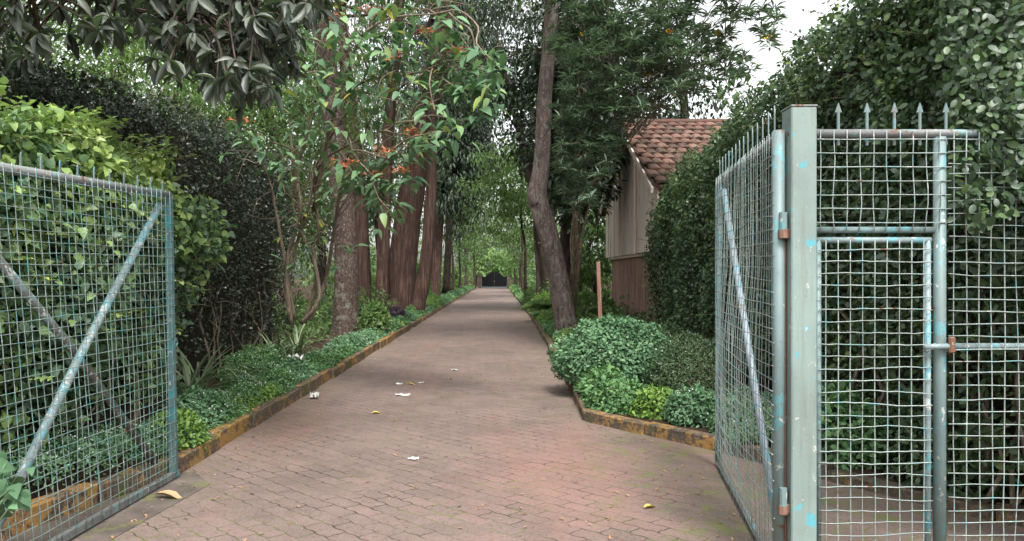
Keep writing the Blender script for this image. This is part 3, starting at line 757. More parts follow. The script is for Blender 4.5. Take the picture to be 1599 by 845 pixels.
T('cedar_tree', 'single straight red-brown trunk just beyond the many-trunked cedar', [s3], 'bark_red', (-3.2, 44, 13), (3.8, 4, 5.8), 210, 60, 'cedar', .34, .34, T_LO, 1.1, .07, 14, droop=.7, lob=7)
# dark drooping cedar sprays hanging behind the orange-flowered shrub
s4 = px_path([(697, 458, 50, 14), (700, 380, 50, 10), (702, 250, 50, 9), (705, 60, 50, 6)])
T('cedar_tree', 'slender dark cedar with low drooping branches behind the straight red trunk', [s4], 'bark_dark', (-2.3, 44, 8.6), (2.2, 2.5, 4.6), 190, 70, 'cedar', .33, .3, T_LO, .9, .05, 16, droop=.9)

# right-hand bent trunk
s5 = px_path([(890, 532, 17.5, 46), (886, 515, 17.5, 37), (873, 440, 17.5, 32), (860, 380, 17.5, 30), (846, 335, 17.5, 31), (839, 303, 17.5, 30), (846, 255, 17.5, 25), (851, 150, 17.5, 23), (858, 60, 17.5, 21), (863, -30, 17.5, 20), (868, -140, 17.5, 16)])
t5 = T('tree', 'bent grey-brown trunk with a knobbly kink beside the right kerb', [s5], 'bark_grey', (2.0, 17.0, 11.6), (4.2, 3.6, 2.0), 90, 55, 'wood1', .16, .42, T_LO, .9, .03, lo=.93)
mb = MB(); mb.tube([P(838, 318, 17.4), P(832, 305, 17.35), P(832, 299, 17.3)], [.15, .1, .04], 10, smooth=3, flute=.08); mb.build('stump_knob', M['bark_grey'], t5, True)

# yellow-flowered narrow-leaved tree
root = empty('flowering_tree', (P(884, 430, 18.6)[0], 18.6, 0), 'narrow-leaved tree with yellow trumpet flowers arching over the tiled roof', 'tree')
mb = MB(); base = np.array([P(888, 430, 18.8)[0], 18.8, .05]); tips = []
for a, b, Y in ((905, 150, 15), (960, 90, 14.5), (1050, 60, 13.8), (1150, 40, 13), (900, 260, 15.5), (980, 20, 14), (1060, 110, 14)):
    e = P(a, b, Y); m1 = base + (e - base) * .5 + np.array([-.42 * (e[0] - base[0]), 0, .5]) + rng.normal(size=3) * .15
    mb.tube([base + rng.normal(size=3) * (.12, .12, 0), base + (m1 - base) * .5 + rng.normal(size=3) * .1, m1, e], [.035, .03, .022, .009], 6, smooth=6); tips.append((m1, e))
mb.build('trunk', M['bark_pale'], root, True)
cen = []
while len(cen) < 900:
    a, b = rng.uniform(862, 1216), rng.uniform(-60, 335)
    lim = np.interp(a, [860, 880, 935, 962, 980, 1000, 1060, 1120, 1180, 1216], [150, 335, 310, 235, 178, 172, 160, 135, 105, 50])
    if b > lim + rng.normal() * 14: continue
    dens = .5 + .5 * noise(np.array([a / 60., b / 60., 0]), 1.5)
    if rng.uniform() > dens * (1.5 if a < 1060 else .8): continue
    cen.append(P(a, b, np.interp(a, [860, 1216], [15.8, 12.3]) + rng.normal() * .8))
cen = np.array(cen); mb = MB(); per = 17
c = np.repeat(cen, per, 0); d = rdir(len(c)); d[:, 2] = np.abs(d[:, 2]) * .7 - .12
leaves(mb, c + d * .02, d, np.array([0, 0, 1.]) + rdir(len(c)) * .3, .23 * rng.uniform(.7, 1.2, len(c)), .16, T_LO, 0, np.repeat(rng.uniform(0, 1, len(cen)), per) * .6 + .4 * rng.uniform(0, 1, len(c)))
mb.build('crown', M['narrow'], root, True)
mb = MB()
for i in range(90):
    e = cen[rng.integers(len(cen))]; tp = tips[int(np.argmin([np.linalg.norm(t[1] - e) for t in tips]))]
    limb(mb, tp[0] + (tp[1] - tp[0]) * rng.uniform(.2, 1), e, .012, .005, .2, 4, 3)
mb.build('twigs', M['bark_pale'], root, True)
for a, b in ((911, 55), (1010, 118), (1045, 50), (1123, 55), (1122, 52), (1205, 62), (1015, 118), (1196, 60), (1003, 95)):
    e = P(a, b, np.interp(a, [860, 1216], [15.2, 11.9])); mb = MB(); d = rdir(9); d[:, 2] = np.abs(d[:, 2]); 
    leaves(mb, np.tile(e, (9, 1)), d, rdir(9), .085, .75, T_OVAL); mb.build('flower', M['petal_yellow'], root, True)

# dark broad-leaved tree between the road and the house
s6 = px_path([(884, 470, 20.5, 22), (882, 400, 20.5, 18), (888, 300, 20.5, 15), (905, 180, 20.5, 12), (930, 60, 20.5, 8)])
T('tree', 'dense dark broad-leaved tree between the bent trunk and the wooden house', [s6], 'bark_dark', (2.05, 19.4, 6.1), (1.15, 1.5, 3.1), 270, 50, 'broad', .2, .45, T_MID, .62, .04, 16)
T('tree', 'dark leafy tree rising behind the ridge of the tiled roof', [px_path([(1075, 400, 27, 20), (1070, 200, 27, 15), (1060, 40, 27, 9)])], 'bark_dark', (5.2, 26.8, 8.4), (3.0, 2.2, 2.5), 130, 46, 'broad', .24, .45, T_LO, .8, .04, 10)

# avenue trees beyond, left and right of the drive
AV = 'trees lining the far drive'
def avenue(label, px, Y, hgt, r, w, leafm, m, per, ll, low=.3, barkm='bark_dark', lean=0.0, spread=1.0):
    x = (px - VX) / F * Y
    zs = np.linspace(0, hgt * .85, 6)
    pts = np.array([(x + lean * (z / hgt) ** 1.3 + rng.normal() * .12, Y + rng.normal() * .15, z) for z in zs]); pts[0] = (x, Y, 0)
    rad = np.linspace(r, r * .3, 6); rad[0] *= 1.3
    zc = hgt * (low + 1) / 2
    T('tree', label, [(pts, rad)], barkm, (x + lean * .7, Y, zc), (w, w * spread, hgt * (1 - low) / 2), m, per, leafm, ll, .45, T_LO, .16 * w + .25, .04, 9, group=AV)
avenue('grey-leaved tree left of the drive, close behind the many-trunked cedar', 590, 33, 11, 0.132, 3.2, 'wood3', 130, 50, .22, .28)
avenue('pale green tree with a low crown at the left edge of the distant drive', 716, 58, 8.5, 0.096, 2.6, 'wood2', 55, 45, .26, .22, lean=.2)
avenue('thin dark trunk left of the drive with a high mid green crown', 706, 54, 11, 0.096, 3.2, 'wood1', 60, 45, .26, .38, lean=.2)
avenue('tall dull green tree left of the drive, short of the black gate', 728, 70, 13, 0.132, 3.0, 'wood1', 60, 45, .34, .22, lean=-.3)
avenue('grey-green spreading tree left beside the black gate', 741, 80, 12, 0.120, 2.9, 'wood3', 55, 45, .36, .2, lean=.2)
avenue('bright lime green tree right of the drive, seen past the bent trunk', 822, 36, 8.6, 0.090, 2.7, 'wood2', 130, 50, .22, .42, lean=-.6)
avenue('dark narrow tree right of the drive, behind the bent trunk', 842, 30, 10.5, 0.090, 2.3, 'broad', 110, 50, .22, .5, lean=-.3)
avenue('mid green tree close to the right kerb in the distance', 818, 50, 10.5, 0.096, 3.2, 'wood1', 66, 45, .26, .25, lean=-.2)
avenue('grey-leaved tree with many thin stems on the right, far along', 812, 62, 11, 0.084, 3.6, 'wood3', 66, 45, .3, .2, lean=.1)
avenue('light green tree right beside the black gate', 803, 78, 11, 0.108, 2.9, 'wood2', 55, 45, .36, .18, lean=.1)
avenue('broad tree directly behind the black gate', 770, 96, 5.5, .15, 3.4, 'wood2', 80, 45, .42, .12)
avenue('tall grey-green tree behind the left end of the black gate', 742, 104, 9, .2, 3.6, 'wood3', 80, 45, .45, .12)
avenue('tall mid green tree behind the right end of the black gate', 806, 106, 9, .2, 3.6, 'wood1', 80, 45, .45, .12)
avenue('feathery light green tree rising above the dark left hedge', 180, 17, 9.5, .2, 3.6, 'wood2', 300, 60, .12, .25)
avenue('dull green tree behind the far end of the dark left hedge', 420, 21, 9.5, .2, 3.0, 'wood1', 240, 60, .14, .2)
avenue('dark green tree high above the near end of the dark left hedge', 20, 13.5, 9, .2, 2.8, 'wood1', 240, 60, .12, .3)
avenue('large mid green tree rising behind the middle of the dark left hedge', 310, 24, 12, .25, 4.2, 'wood1', 320, 60, .17, .12)
avenue('broad grey-green tree behind the many-trunked cedar and speckled trunk', 500, 36, 14, .25, 5.0, 'wood3', 320, 60, .22, .1)
avenue('overhanging dark tree crown above the middle of the drive', 862, 30, 13.5, .28, 3.2, 'broad', 130, 50, .22, .62, lean=-3.0)
avenue('dull green tree behind the wooden house on the left of its gable', 905, 31, 8.5, .16, 2.4, 'wood2', 120, 45, .2, .18)
avenue('dark bushy tree low beside the house wall', 925, 25, 4.4, .1, 1.3, 'wood1', 90, 45, .17, .1)

# far woodland that closes the view on both sides
mb = MB()
cen = np.concatenate([np.stack([rng.uniform(-45, -9, 420), rng.uniform(24, 120, 420), rng.uniform(.3, 11, 420)], 1),
                      np.stack([rng.uniform(11, 48, 380), rng.uniform(30, 120, 380), rng.uniform(.3, 11, 380)], 1),
                      np.stack([rng.uniform(-30, 30, 380), rng.uniform(112, 135, 380), rng.uniform(.3, 3.6, 380)], 1)])
clusters(mb, cen, 2.0, 34, .6, .5, T_LO, 0)
tag(mb.build('woods', M['wood1'], None, True), 'leafy woodland filling in behind the trees on both sides', 'woods', kind='stuff')

# understorey along both sides
mb = MB()
for k in range(430):
    y = 15 + 70 * rng.uniform() ** 1.3
    if rng.uniform() < .5: x = -3.7 - rng.uniform(0, 2.6) - .01 * y
    else: x = 1.75 + rng.uniform(0, 2.2) + .012 * y
    if x > 0 and y < 26: x = min(x, 3.0); 
    h = rng.uniform(.25, 1.1) * (1 + .012 * y); h *= .6 if (x > 0 and y < 26) else 1
    cen = np.array([x, y, 0]) + rng.normal(size=(6, 3)) * (.25, .3, 0) + np.stack([np.zeros(6), np.zeros(6), rng.uniform(.15, h, 6)], 1)
    ll = .06 + .0035 * y
    clusters(mb, cen, .22 + .003 * y, 20, ll, .5, T_LO, int(rng.integers(0, 3)), .2)
tag(mb.build('undergrowth', [M['dull'], M['wood1'], M['wood2']], None, True), 'mixed leafy undergrowth beneath the trees on both sides', 'undergrowth', kind='stuff')

# ------------------------------------------------------------------ loquat tree at top left
root = empty('loquat_tree', (-4.75, 4.6, 0), 'dark long-leaved tree hanging into the top left of the view', 'tree')
mb = MB(); hub = np.array([-4.5, 5.0, 4.0]); mb.tube([(-4.75, 4.6, 0), (-4.65, 4.7, 2), hub], [.16, .13, .1], 12, smooth=5); mb.build('trunk', M['bark_dark'], root, True)
tips = []
for k in range(600):
    if k < 470: a, b = rng.uniform(225, 500), -80 + 260 * rng.uniform(); lim = np.interp(a, [225, 280, 340, 400, 440, 500], [50, 100, 140, 165, 120, 40]) + 14 * rng.normal()
    else: a, b = rng.uniform(-60, 240), rng.uniform(-90, 95); lim = np.interp(a, [-60, 40, 110, 170, 240], [120, 95, 60, 70, 20])
    if b > lim: continue
    tips.append(P(a, b, rng.uniform(5.2, 8.2)))
tips = np.array(tips); mb = MB(); per = 9
c = np.repeat(tips, per, 0); d = rdir(len(c)); d[:, 2] -= .38
leaves(mb, c, d, np.array([0, -.2, 1.]) + rdir(len(c)) * .8, np.where(np.repeat(tips[:, 0], per) > -3.4, .16, .2) * rng.uniform(.5, 1.25, len(c)), .31, T_LONG)
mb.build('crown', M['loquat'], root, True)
mb = MB()
mains = [P(60, -20, 5.2), P(180, -40, 5.6), P(300, 20, 6), P(420, 30, 6.3), P(350, -60, 5.8), P(-20, 20, 5)]
for e in mains: limb(mb, hub, e, .05, .018, .1, 7, 4)
for e in tips: limb(mb, mains[int(np.argmin([np.linalg.norm(q - e) for q in mains]))] + rng.normal(size=3) * .04, e, .014, .006, .1, 5, 3)
mb.build('limbs', M['bark_dark'], root, True)

# orange-flowered shrub ------------------------------------------------
root = empty('flowering_shrub', (P(468, 500, 11)[0], 11, 0), 'crooked-stemmed shrub with big pointed leaves and orange flower clusters', 'shrub')
fl = [(521, 15), (584, 32), (516, 40), (613, 102), (671, 65), (713, 94), (648, 217), (605, 249), (544, 266), (589, 281), (630, 277), (382, 199), (440, 10), (660, 222), (560, -20)]
lf = [(748, 114), (768, 144), (693, 209), (559, 149), (648, 174), (698, 55), (531, 87), (608, 328), (549, 288), (400, 219), (455, 150), (480, 120), (590, 60), (570, 110), (625, 60), (640, 20), (545, 60), (500, 90), (740, 85), (760, 125), (775, 100), (730, 150), (752, 182), (715, 110), (690, 130), (700, 205), (610, 10), (690, 30), (720, 130), (660, 110), (585, 175), (470, 60), (430, 130), (505, 160), (625, 140), (590, 310), (620, 250), (560, 270), (735, 95), (770, 110), (680, 180), (440, 250), (490, 215), (650, 40), (600, 85), (520, 120)]
base = np.array([P(468, 520, 11)[0], 11, .05])
mb = MB(); forks = []
for pth in ([(455, 505, 11), (462, 440, 11), (475, 400, 10.9), (484, 330, 10.8), (500, 260, 10.5), (540, 200, 10), (600, 120, 9.4)],
            [(470, 505, 11), (492, 450, 11), (500, 400, 11), (488, 360, 10.8), (505, 290, 10.5), (560, 230, 9.8), (640, 190, 9.2)],
            [(475, 505, 11.2), (480, 420, 11.2), (470, 340, 11.2), (455, 260, 11), (470, 160, 10.6), (520, 60, 10)],
            [(452, 500, 11), (448, 420, 11), (452, 340, 10.8), (470, 250, 10.5), (510, 140, 10.2), (560, 40, 9.8)],
            [(484, 500, 11), (505, 420, 11.1), (515, 350, 10.8), (530, 280, 10.2), (570, 260, 9.6), (610, 250, 9.2)],
            [(460, 500, 11.1), (440, 400, 11), (425, 300, 10.8), (400, 230, 10.4)],
            [(490, 330, 10.8), (560, 170, 10), (640, 100, 9.4), (720, 100, 9)],
            [(488, 300, 10.7), (540, 110, 10), (620, 40, 9.4), (700, 20, 9)]):
    p, r = px_path([(a, b, y, w) for (a, b, y), w in zip(pth, np.linspace(7.5, 2.4, len(pth)))])
    p[1:-1] += rng.normal(size=p[1:-1].shape) * .09
    mb.tube(p, r, 8, smooth=6, flute=.05); q, _ = spline(p, r, 6); forks += list(q[len(q) // 3:])
forks = np.array(forks)
tipl = []
for i, (a, b) in enumerate(fl + lf):
    e = P(a, b, np.interp(a, [380, 500, 770], [10.2, 9.8, 8.6]) + rng.normal() * .25); tipl.append(e)
    dd = np.linalg.norm(forks - e, axis=1); j = int(np.argsort(dd)[min(6, len(dd) - 1)])
    limb(mb, forks[j], e, .014, .006, .16, 5, 4)
for k in range(150):
    a = forks[rng.integers(len(forks))]; limb(mb, a, a + nrm(rng.normal(size=3) + (0.2, -.3, .8)) * rng.uniform(.3, .8), .009, .003, .25, 4, 3)
mb.build('stems', M['bark_pale'], root, True)
tipl = np.array(tipl); mb = MB()
for e in tipl:
    n = int(rng.integers(11, 18)); d = rdir(n); d[:, 2] = d[:, 2] * .35 - .3
    leaves(mb, e + d * .08 + rng.normal(size=(n, 3)) * .1, d, np.array([0, -.25, 1.]) + rdir(n) * .35, .21 * rng.uniform(.6, 1.15, n), .5, T_HEART, 0, rng.uniform(0, 1, n) ** 1.1)
ex = forks[rng.integers(len(forks), size=95)] + rng.normal(size=(95, 3)) * .28
n = len(ex) * 3; d = rdir(n); d[:, 2] -= .2
leaves(mb, np.repeat(ex, 3, 0), d, np.array([0, -.3, 1.]) + rdir(n) * .3, .16 * rng.uniform(.6, 1.1, n), .5, T_HEART, 0, rng.uniform(.3, 1, n))
mb.build('foliage', M['pointed'], root, True)
for i in range(len(fl)):
    mb = MB(); n = 42; d = rdir(n); d[:, 2] = np.abs(d[:, 2]) * .6
    leaves(mb, tipl[i] + np.array([0, -.16, .06]) + rng.normal(size=(n, 3)) * (.08, .06, .025), d, rdir(n), .07 * rng.uniform(.6, 1.2, n), .25, T_LO)
    mb.build('blossoms', M['petal_orange'], root, True)

# ------------------------------------------------------------------ bed planting
def bush(name, label, c, r, n, ll, wr, tpl, matn, cat='shrub', group=None, white=0, low=0.0):
    c = np.array(c, float); r = np.array(r, float)
    root = empty(name, (c[0], c[1], .07), label, cat, group)
    d = rdir(n); d[:, 2] = np.abs(d[:, 2]) * 1.25 - .5 * rng.uniform(0, 1, n); d = nrm(d)
    rad = (1 - .45 * rng.uniform(0, 1, n) ** 2) * (1 + .16 * noise(d * 2.2 + c, 1.3) + .07 * noise(d * 6 + c, 1.2, 2))
    pos = c + d * rad[:, None] * r; pos[:, 2] = np.maximum(pos[:, 2], .1)
    mb = MB()
    leaves(mb, pos, rdir(n) + d * .6 + (0, 0, -.15), d + np.array([0, 0, .8]) + rdir(n) * .5, ll * rng.uniform(.6, 1.25, n), wr, tpl, 0, np.clip(.35 * (.5 + .5 * noise(pos, 4)) + .65 * rng.uniform(0, 1, n), 0, 1))
    if white:
        k = int(white); d2 = rdir(k); d2[:, 2] = np.abs(d2[:, 2]); d2 = nrm(d2)
        pos2 = c + d2 * r * (1.0 + .12 * noise(d2 * 2.2 + c, 1.3))[:, None]
        leaves(mb, pos2, rdir(k), d2 + (0, -.3, .5), .015, .9, T_OVAL, 1)
    mb.build('foliage', [M[matn], M['petal_white']], root, True)
    for i in range(9):
        mb = MB(); e = c + rdir(1)[0] * r * .8; e[2] = max(e[2], c[2] + .3 * r[2]); limb(mb, (c[0] + rng.normal() * .05, c[1] + rng.normal() * .05, .05), e, .014, .005, .15, 5, 3); mb.build('stem', M['bark_pale'], root, True)
    return root
bush('shrub', 'large rounded pale green shrub at the corner of the right bed', (1.58, 9.8, .42), (.76, .74, .6), 19000, .05, .6, T_OVAL, 'mint')
bush('shrub', 'low leafy skirt of mint green shrub along the right kerb corner', (1.3, 8.95, .12), (.3, .62, .34), 3200, .058, .6, T_OVAL, 'ground')
bush('shrub', 'dull olive shrub with brown twigs right of the large rounded shrub', (2.35, 8.9, .36), (.52, .5, .52), 6200, .042, .35, T_LO, 'dull', white=40)
bush('shrub', 'low bright green clump in front of the large rounded shrub', (1.45, 8.3, .12), (.45, .3, .24), 2600, .055, .6, T_OVAL, 'ground')
bush('shrub', 'grey-white leaved little shrub just behind the right kerb', (2.02, 7.55, .16), (.3, .26, .27), 1900, .05, .5, T_OVAL, 'mint', white=60)
bush('shrub', 'small fresh green shrub with white flecks beside the right gate leaf', (2.3, 7.0, .14), (.26, .25, .25), 1700, .045, .5, T_OVAL, 'mint', white=50)
bush('shrub', 'leafy green shrub filling the right bed edge near the brown kerb', (1.75, 7.95, .12), (.34, .25, .24), 1800, .05, .6, T_OVAL, 'bright')
bush('shrub', 'dark green ground-hugging shrub behind the wicket door', (2.85, 6.3, .2), (.42, .6, .42), 3000, .06, .65, T_OVAL, 'ground')
bush('shrub', 'green leafy shrub seen through the fence right of the wicket', (3.3, 5.4, .2), (.4, .5, .5), 2600, .06, .65, T_OVAL, 'dull')
bush('shrub', 'fine grey-green shrub between the olive shrub and the bent trunk', (2.5, 11.6, .3), (.7, .9, .5), 5200, .06, .35, T_LO, 'dull')
bush('shrub', 'low mint green shrub at the foot of the bent trunk', (1.4, 12.4, .16), (.28, .8, .26), 2600, .05, .5, T_OVAL, 'mint', white=40)
bush('shrub', 'bright green clump at the front corner of the left bed', (-2.78, 6.35, .16), (.24, .32, .26), 2600, .042, .55, T_OVAL, 'bright')
bush('shrub', 'white-flecked dark shrub in the left bed behind the strap-leaved plant', (-3.3, 10.0, .26), (.4, .8, .36), 5200, .045, .45, T_LO, 'ground', white=240)
bush('shrub', 'grey-green shrub behind the bright clump at the left kerb', (-2.95, 7.25, .16), (.3, .5, .3), 2800, .045, .5, T_OVAL, 'mint', white=90)
bush('shrub', 'light green domed shrub against the foot of the speckled trunk', (-3.05, 18.2, .4), (.35, .35, .5), 1600, .09, .45, T_OVAL, 'wood2')
bush('shrub', 'cream-topped shrub between the red cedar and the straight red trunk', (-3.55, 33, 1.0), (.55, .6, 1.1), 1500, .14, .45, T_LO, 'wood2', white=220)
bush('shrub', 'small dark purple shrub at the foot of the many-trunked cedar', (-3.15, 22.6, .3), (.34, .4, .3), 900, .1, .4, T_LO, 'purple')
bush('shrub', 'vivid lime green clump along the left kerb beyond the cedar', (-2.95, 32, .3), (.4, 2.4, .4), 3000, .1, .45, T_LO, 'bright')
bush('shrub', 'round yellow-green shrub along the right kerb beyond the bent trunk', (1.75, 27, .45), (.5, .9, .5), 1800, .1, .45, T_LO, 'bright')
bush('shrub', 'bushy green shrub on the right beyond the yellow-green one', (1.85, 35, .5), (.6, 1.6, .6), 1800, .12, .45, T_LO, 'wood2')

def cover(name, label, xc, y0, y1, n, w, h, seedo):
    mb = MB(); y = y0 + (y1 - y0) * rng.uniform(0, 1, n) ** 2.1
    t = rng.uniform(-1, 1, n); x = xc(y) + t * w
    q = np.stack([x, y, y * 0], 1)
    hh = h * (1 - .55 * t ** 2) * (.7 + .5 * noise(q, 2.0, seedo) + .3 * noise(q, 6, seedo + 1)) * (1 + .004 * y)
    z = .09 + np.maximum(hh, .03) * (1 - .6 * rng.uniform(0, 1, n) ** 2)
    pos = np.stack([x, y, z], 1)
    ll = np.clip(.028 + .0022 * (y - 6), .028, .14)
    col = np.clip(.4 * (.5 + .5 * noise(q, 1.1, 3)) + .6 * rng.uniform(0, 1, n), 0, 1)
    leaves(mb, pos, rdir(n) + (0, 0, .1), np.array([0, -.1, 1.]) + rdir(n) * .6, ll * rng.uniform(.7, 1.4, n), .6, T_LO, 0, col)
    patch = noise(q, .55, 4) + .35 * noise(q, 3, 1)
    mb.m[-1] = np.repeat(np.where(patch > .28, 2, np.where(patch < -.32, 3, 0)), len(T_LO[1]))
    k = rng.uniform(0, 1, n) < .06 * (noise(q, .8, 2) > -.1)
    m = int(k.sum()); leaves(mb, pos[k] + (0, 0, .025), rdir(m), np.array([0, -.4, 1.]) + rdir(m) * .4, ll[k] * .5, .9, T_LO, 1)
    return tag(mb.build(name, [M['ground'], M['petal_white'], M['mint'], M['bright']], None, True), label, 'ground cover', kind='stuff')
cover('ground_cover', 'low white-flowered ground cover spilling along the left kerb', lambda y: -2.98 - .0 * y, 6.2, 82, 95000, .37, .27, 0)
cover('ground_cover', 'leafy ground cover behind the yellow kerb at the left gate', lambda y: -3.0 - .31 * (5.85 - np.minimum(y, 5.85)), 3.4, 6.6, 20000, .36, .4, 1)
cover('ground_cover', 'low leafy ground cover along the right kerb', lambda y: 1.62 + .0 * y, 10.2, 82, 36000, .4, .28, 2)
cover('ground_cover', 'dim ground cover in the right bed by the hedge foot', lambda y: 2.6 + .0 * y, 6.4, 14.5, 16000, .55, .2, 1)

def strap(name, label, c, n, L, w, matn='strap', group='strap-leaved plants in the beds'):
    root = empty(name, c, label, 'plant', group); mb = MB()
    for i in range(n):
        az = rng.uniform(0, 6.283); el = rng.uniform(.75, 1.45); ln = L * rng.uniform(.6, 1.15); d = np.array([math.cos(az), math.sin(az), 0])
        p = np.array(c) + rng.normal(size=3) * (.05, .05, 0); e = el; pts = [p.copy()]
        bend = rng.uniform(.12, .42)
        for s in range(7):
            p = p + (d * math.cos(e) + np.array([0, 0, math.sin(e)])) * ln / 7; e -= bend; pts.append(p.copy())
        pts = np.array(pts); sd = np.array([-d[1], d[0], 0]); ww = w * np.array([.6, .9, 1, 1, .9, .7, .45, .05])
        up = np.array([0, 0, 1.])
        v = np.concatenate([pts - sd * ww[:, None] + up * ww[:, None] * .35, pts, pts + sd * ww[:, None] + up * ww[:, None] * .35])
        f = [(k + 8 * j, k + 1 + 8 * j, k + 9 + 8 * j, k + 8 + 8 * j) for k in range(7) for j in range(2)]
        mb.add(v, f, 0, rng.uniform())
    mb.build('foliage', M[matn], root, True)
    return root
strap('strap_plant', 'arching strap-leaved plant just past the left gate edge', (-3.2, 7.5, .09), 40, 1.0, .016)
strap('strap_plant', 'longer strap-leaved plant at the dark hedge foot, beyond the one by the gate', (-3.55, 8.6, .09), 38, 1.1, .017)
strap('strap_plant', 'strap-leaved plant left of the speckled trunk', (-3.75, 13.6, .09), 34, 1.0, .02)
strap('strap_plant', 'upright strap-leaved plant under the crooked-stemmed shrub', (-3.6, 12.0, .09), 30, .9, .018)
strap('strap_plant', 'strap-leaved plant hidden partly behind the left gate mesh', (-3.45, 6.3, .09), 26, .8, .015)
strap('strap_plant', 'tall strap-leaved plant between the right hedge and the olive shrub', (2.55, 10.2, .09), 44, 1.05, .018)
strap('strap_plant', 'strap-leaved plant behind the large rounded shrub', (2.25, 10.7, .09), 40, 1.0, .018)
strap('strap_plant', 'strap-leaved plant beside the hedge stem right of the olive shrub', (2.8, 9.6, .09), 36, .95, .018)

def palm(name, label, c, n, L, lean=.6):
    root = empty(name, c, label, 'palm'); mb = MB(); ms = MB()
    for i in range(n):
        az = rng.uniform(0, 6.283); e = rng.uniform(.8, 1.4); d = np.array([math.cos(az), math.sin(az), 0]); p = np.array(c, float); pts = [p.copy()]
        ln = L * rng.uniform(.75, 1.1)
        for s in range(10): p = p + (d * math.cos(e) + np.array([0, 0, math.sin(e)])) * ln / 10; e -= .16; pts.append(p.copy())
        pts = np.array(pts); ms.tube(pts, np.linspace(.016, .004, 11), 5)
        q, _ = spline(pts, np.ones(11), 4); q = q[6:]; t = nrm(np.gradient(q, axis=0)); sd = np.array([-d[1], d[0], 0])
        for s_ in (-1, 1):
            ax = sd * s_ + t * .7 + np.array([0, 0, -.25]); k = len(q)
            leaves(mb, q, ax, np.tile([0, 0, 1.], (k, 1)), L * .26 * np.sin(np.linspace(.35, 2.9, k)), .13, T_LO)
    mb.build('fronds', M['wood1'], root, True); ms.build('stalks', M['strap'], root, True)
palm('palm', 'low feathery palm beyond the bent trunk beside the right kerb', (2.3, 24.5, .1), 14, 1.9)
palm('palm', 'feathery palm close to the wall of the wooden house', (3.0, 22.2, .1), 13, 1.8)

# wooden stake in the right bed
sk = MB(); b0 = P(940, 500, 12.6); t0 = P(934, 409, 12.6); b0[2] = 0
sk.box((b0 + t0) / 2, (.065, .055, np.linalg.norm(t0 - b0)), 0, .4, [nrm(np.cross(np.array([0, 1., 0]), nrm(t0 - b0))), (0, 1, 0), nrm(t0 - b0)], ch=.006)
def stake_mat():
    t = NT("red_brown_stake"); p = t.pos(); n = t.noise(t.map(p, (8, 8, .6)), 4, 5, .6)
    t.bump(n, .4, .006); return t.fin(t.ramp(n, [(.3, (.14, .07, .05)), (.7, (.3, .17, .125))]), .85, .2)
tag(sk.build('stake', stake_mat()), 'thin red-brown wooden stake behind the large rounded shrub', 'stake')

# creeper leaves at the lower left, in front of the gate
root = empty('creeper', (-2.5, 3.45, .2), 'broad pale green leaves poking in front of the left gate low down', 'creeper')
mb = MB(); n = 44
pos = np.array([P(a, b, 3.5) for a, b in zip(rng.uniform(-50, 30, n), rng.uniform(715, 790, n))]) + rng.normal(size=(n, 3)) * .04
d = rdir(n); d[:, 2] -= .8; d[:, 0] += .4
leaves(mb, pos, d, np.array([.3, -1, .7]) + rdir(n) * .3, .085 * rng.uniform(.6, 1.3, n), .7, T_HEART, 0, rng.uniform(.15, .7, n))
mb.build('foliage', M['mint'], root, True)
for e in pos[::3]:
    mb = MB(); limb(mb, (-2.62, 3.4, .05), e, .008, .003, .15, 5, 3); mb.build('stem', M['strap'], root, True)

# black arched gate at the far end of the drive
t = NT("black_gate_paint"); p = t.pos(); M['black'] = t.fin((.008, .008, .01), .6, .2)
fg = empty('far_gate', (-.45, 84, 0), 'solid black arched double gate closing the far end of the drive', 'gate')
def top(x): return 1.28 + .62 * math.cos(min(1, abs(x) / 1.05) * math.pi / 2) if abs(x) < 1.05 else 1.28 + .12 * (abs(x) - 1.05)
for s_ in (-1, 1):
    mb = MB(); xs = np.linspace(.015, 1.42, 18); v = []
    for y in (83.97, 84.03):
        v += [(-.45 + s_ * x, y, .14) for x in xs] + [(-.45 + s_ * x, y, top(x)) for x in xs]
    k = 18; f = []
    for i in range(k - 1):
        f += [(i, i + 1, k + i + 1, k + i), (2 * k + i, 3 * k + i, 3 * k + i + 1, 2 * k + i + 1), (k + i, k + i + 1, 3 * k + i + 1, 3 * k + i), (i, 2 * k + i, 2 * k + i + 1, i + 1)]
    f += [(0, k, 3 * k, 2 * k), (k - 1, 3 * k - 1, 4 * k - 1, 2 * k - 1)]
    mb.add(v, f); lf_ = mb.build('leaf', M['black'], fg)
mb = MB(); mb.box((-.45, 83.93, .75), (.12, .05, .16), ch=.01); mb.build('lock_box', M['pipe_paint'], fg)
mb = MB(); mb.box((-.45, 84, .06), (3.0, .3, .12), ch=.01); mb.build('threshold', M['pipe_paint'], fg)
for x, lab in ((-2.12, 'pale masonry pier at the left end of the far black gate'), (1.2, 'pale masonry pier at the right end of the far black gate')):
    mb = MB(); mb.box((x, 84, .7), (.42, .42, 1.4), ch=.02); mb.box((x, 84, 1.44), (.52, .52, .1), ch=.02)
    tag(mb.build('gate_pier', M['concrete']), lab, 'gate pier')

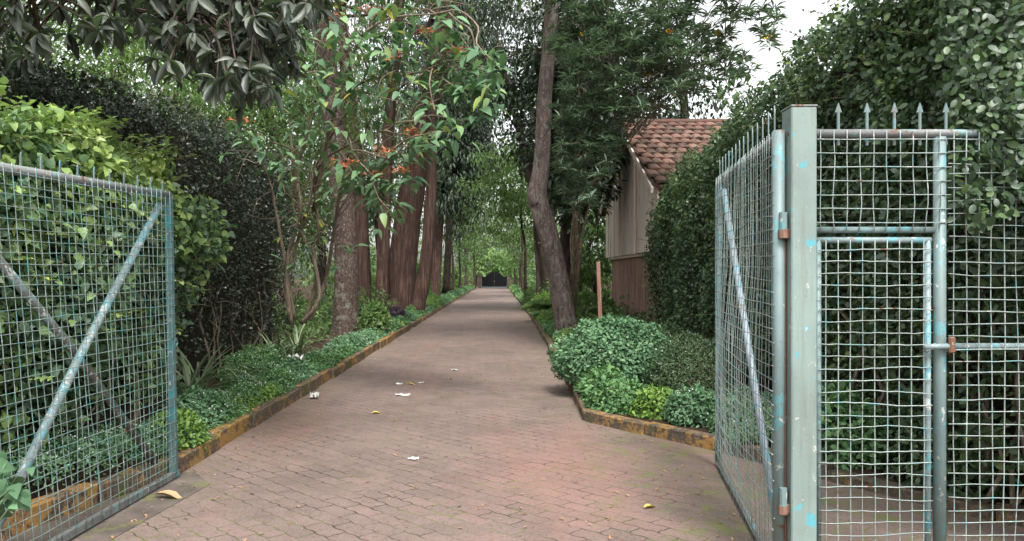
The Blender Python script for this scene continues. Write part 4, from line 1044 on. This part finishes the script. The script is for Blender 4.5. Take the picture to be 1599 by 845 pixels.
# ------------------------------------------------------------------ litter on the drive
M['paper'] = NT("paper").fin((.52, .52, .5), .8)
M['dry'] = leaf_mat("dry_leaf", [(0, (.2, .1, .05)), (1, (.42, .26, .14))], .7, .1)
M['yleaf'] = leaf_mat("fallen_yellow_leaf", [(0, (.42, .3, .05)), (1, (.6, .45, .1))], .6, .1)
def scrap(px, py, w, d, label, z=0.006, crumple=.25):
    c = G(px, py, z); mb = MB(); n = 6; v = []
    for j in range(n):
        for i in range(n): v.append((c[0] + (i / (n - 1) - .5 + .05 * rng.normal() + .12 * j / n) * w, c[1] + (j / (n - 1) - .5 + .05 * rng.normal()) * d, z + abs(rng.normal()) * crumple * w * .5))
    top_ = np.array(v); bot = top_ - (0, 0, .002)
    f = [(j * n + i, j * n + i + 1, (j + 1) * n + i + 1, (j + 1) * n + i) for j in range(n - 1) for i in range(n - 1)]
    mb.add(np.concatenate([top_, bot]), f + [tuple(n * n + q for q in r[::-1]) for r in f])
    tag(mb.build('paper_scrap', M['paper']), label, 'litter', 'scraps of white paper')
scrap(491, 621, .1, .12, 'crumpled white paper lying against the left kerb', .01, .9)
scrap(628, 617, .17, .1, 'flat torn white paper in the middle of the drive', crumple=.1)
scrap(645, 717, .08, .05, 'small white paper scrap nearest the camera', crumple=.2)
scrap(622, 600, .1, .05, 'tiny white scrap just left of the yellow fallen leaf', crumple=.2)
scrap(657, 598, .08, .05, 'tiny white scrap right of the yellow fallen leaf', crumple=.2)
scrap(709, 578, .1, .09, 'white scrap farthest along the drive', crumple=.2)
scrap(462, 562, .19, .2, 'crumpled cream paper resting on the left ground cover', .34, .5)
def fallen(px, py, L, label, m, az, wr=.4, z=.012, name='fallen_leaf'):
    c = G(px, py, z); mb = MB(); a = np.array([[math.cos(az), math.sin(az), .12]])
    leaves(mb, c[None], a, np.array([[0, 0, 1.]]), L, wr, T_LONG)
    tag(mb.build(name, m, None, True), label, 'leaf', 'fallen leaves on the paving')
fallen(241, 772, .22, 'long curled dry brown leaf beside the left gate', M['dry'], -.1, .35, .03)
fallen(579, 645, .13, 'yellow fallen leaf lying alone on the drive', M['yleaf'], .3, .5)
fallen(634, 600, .15, 'yellow fallen leaf between two white scraps', M['yleaf'], .1, .3)
fallen(1005, 793, .12, 'yellowish leaf on the mossy paving by the right gate', M['yleaf'], .6, .4)
fallen(700, 592, .08, 'small pale leaf right of the white scraps', M['yleaf'], 1.0, .4)

mb = MB(); n = 1500
yy = 3.4 + 40 * rng.uniform(0, 1, n) ** 2; el = rng.uniform(0, 1, n)
xl = np.interp(yy, [3.4, 4.4, 5.85, 60], [-2.7, -2.4, -2.45, -2.45]); xr = np.interp(yy, [3.4, 5.7, 6.66, 8.0, 14, 60], [1.5, 1.7, 1.75, .85, .98, 1.1])
u = np.where(el < .62, rng.beta(.35, .35, n), rng.uniform(0, 1, n)); xx = xl + (xr - xl) * np.clip(u, .012, .985)
leaves(mb, np.stack([xx, yy, np.full(n, .008)], 1), np.stack([rng.normal(size=n), rng.normal(size=n), rng.uniform(0, .25, n)], 1), np.array([0, 0, 1.]) + rdir(n) * .15, .026 * rng.uniform(.4, 1.7, n) * (1 + .015 * yy), .4, T_MID, 0, rng.uniform(0, 1, n))
tag(mb.build('leaf_litter', M['dry'], None, True), 'tiny dry leaves and crumbs scattered over the paving', 'leaf litter', kind='stuff')
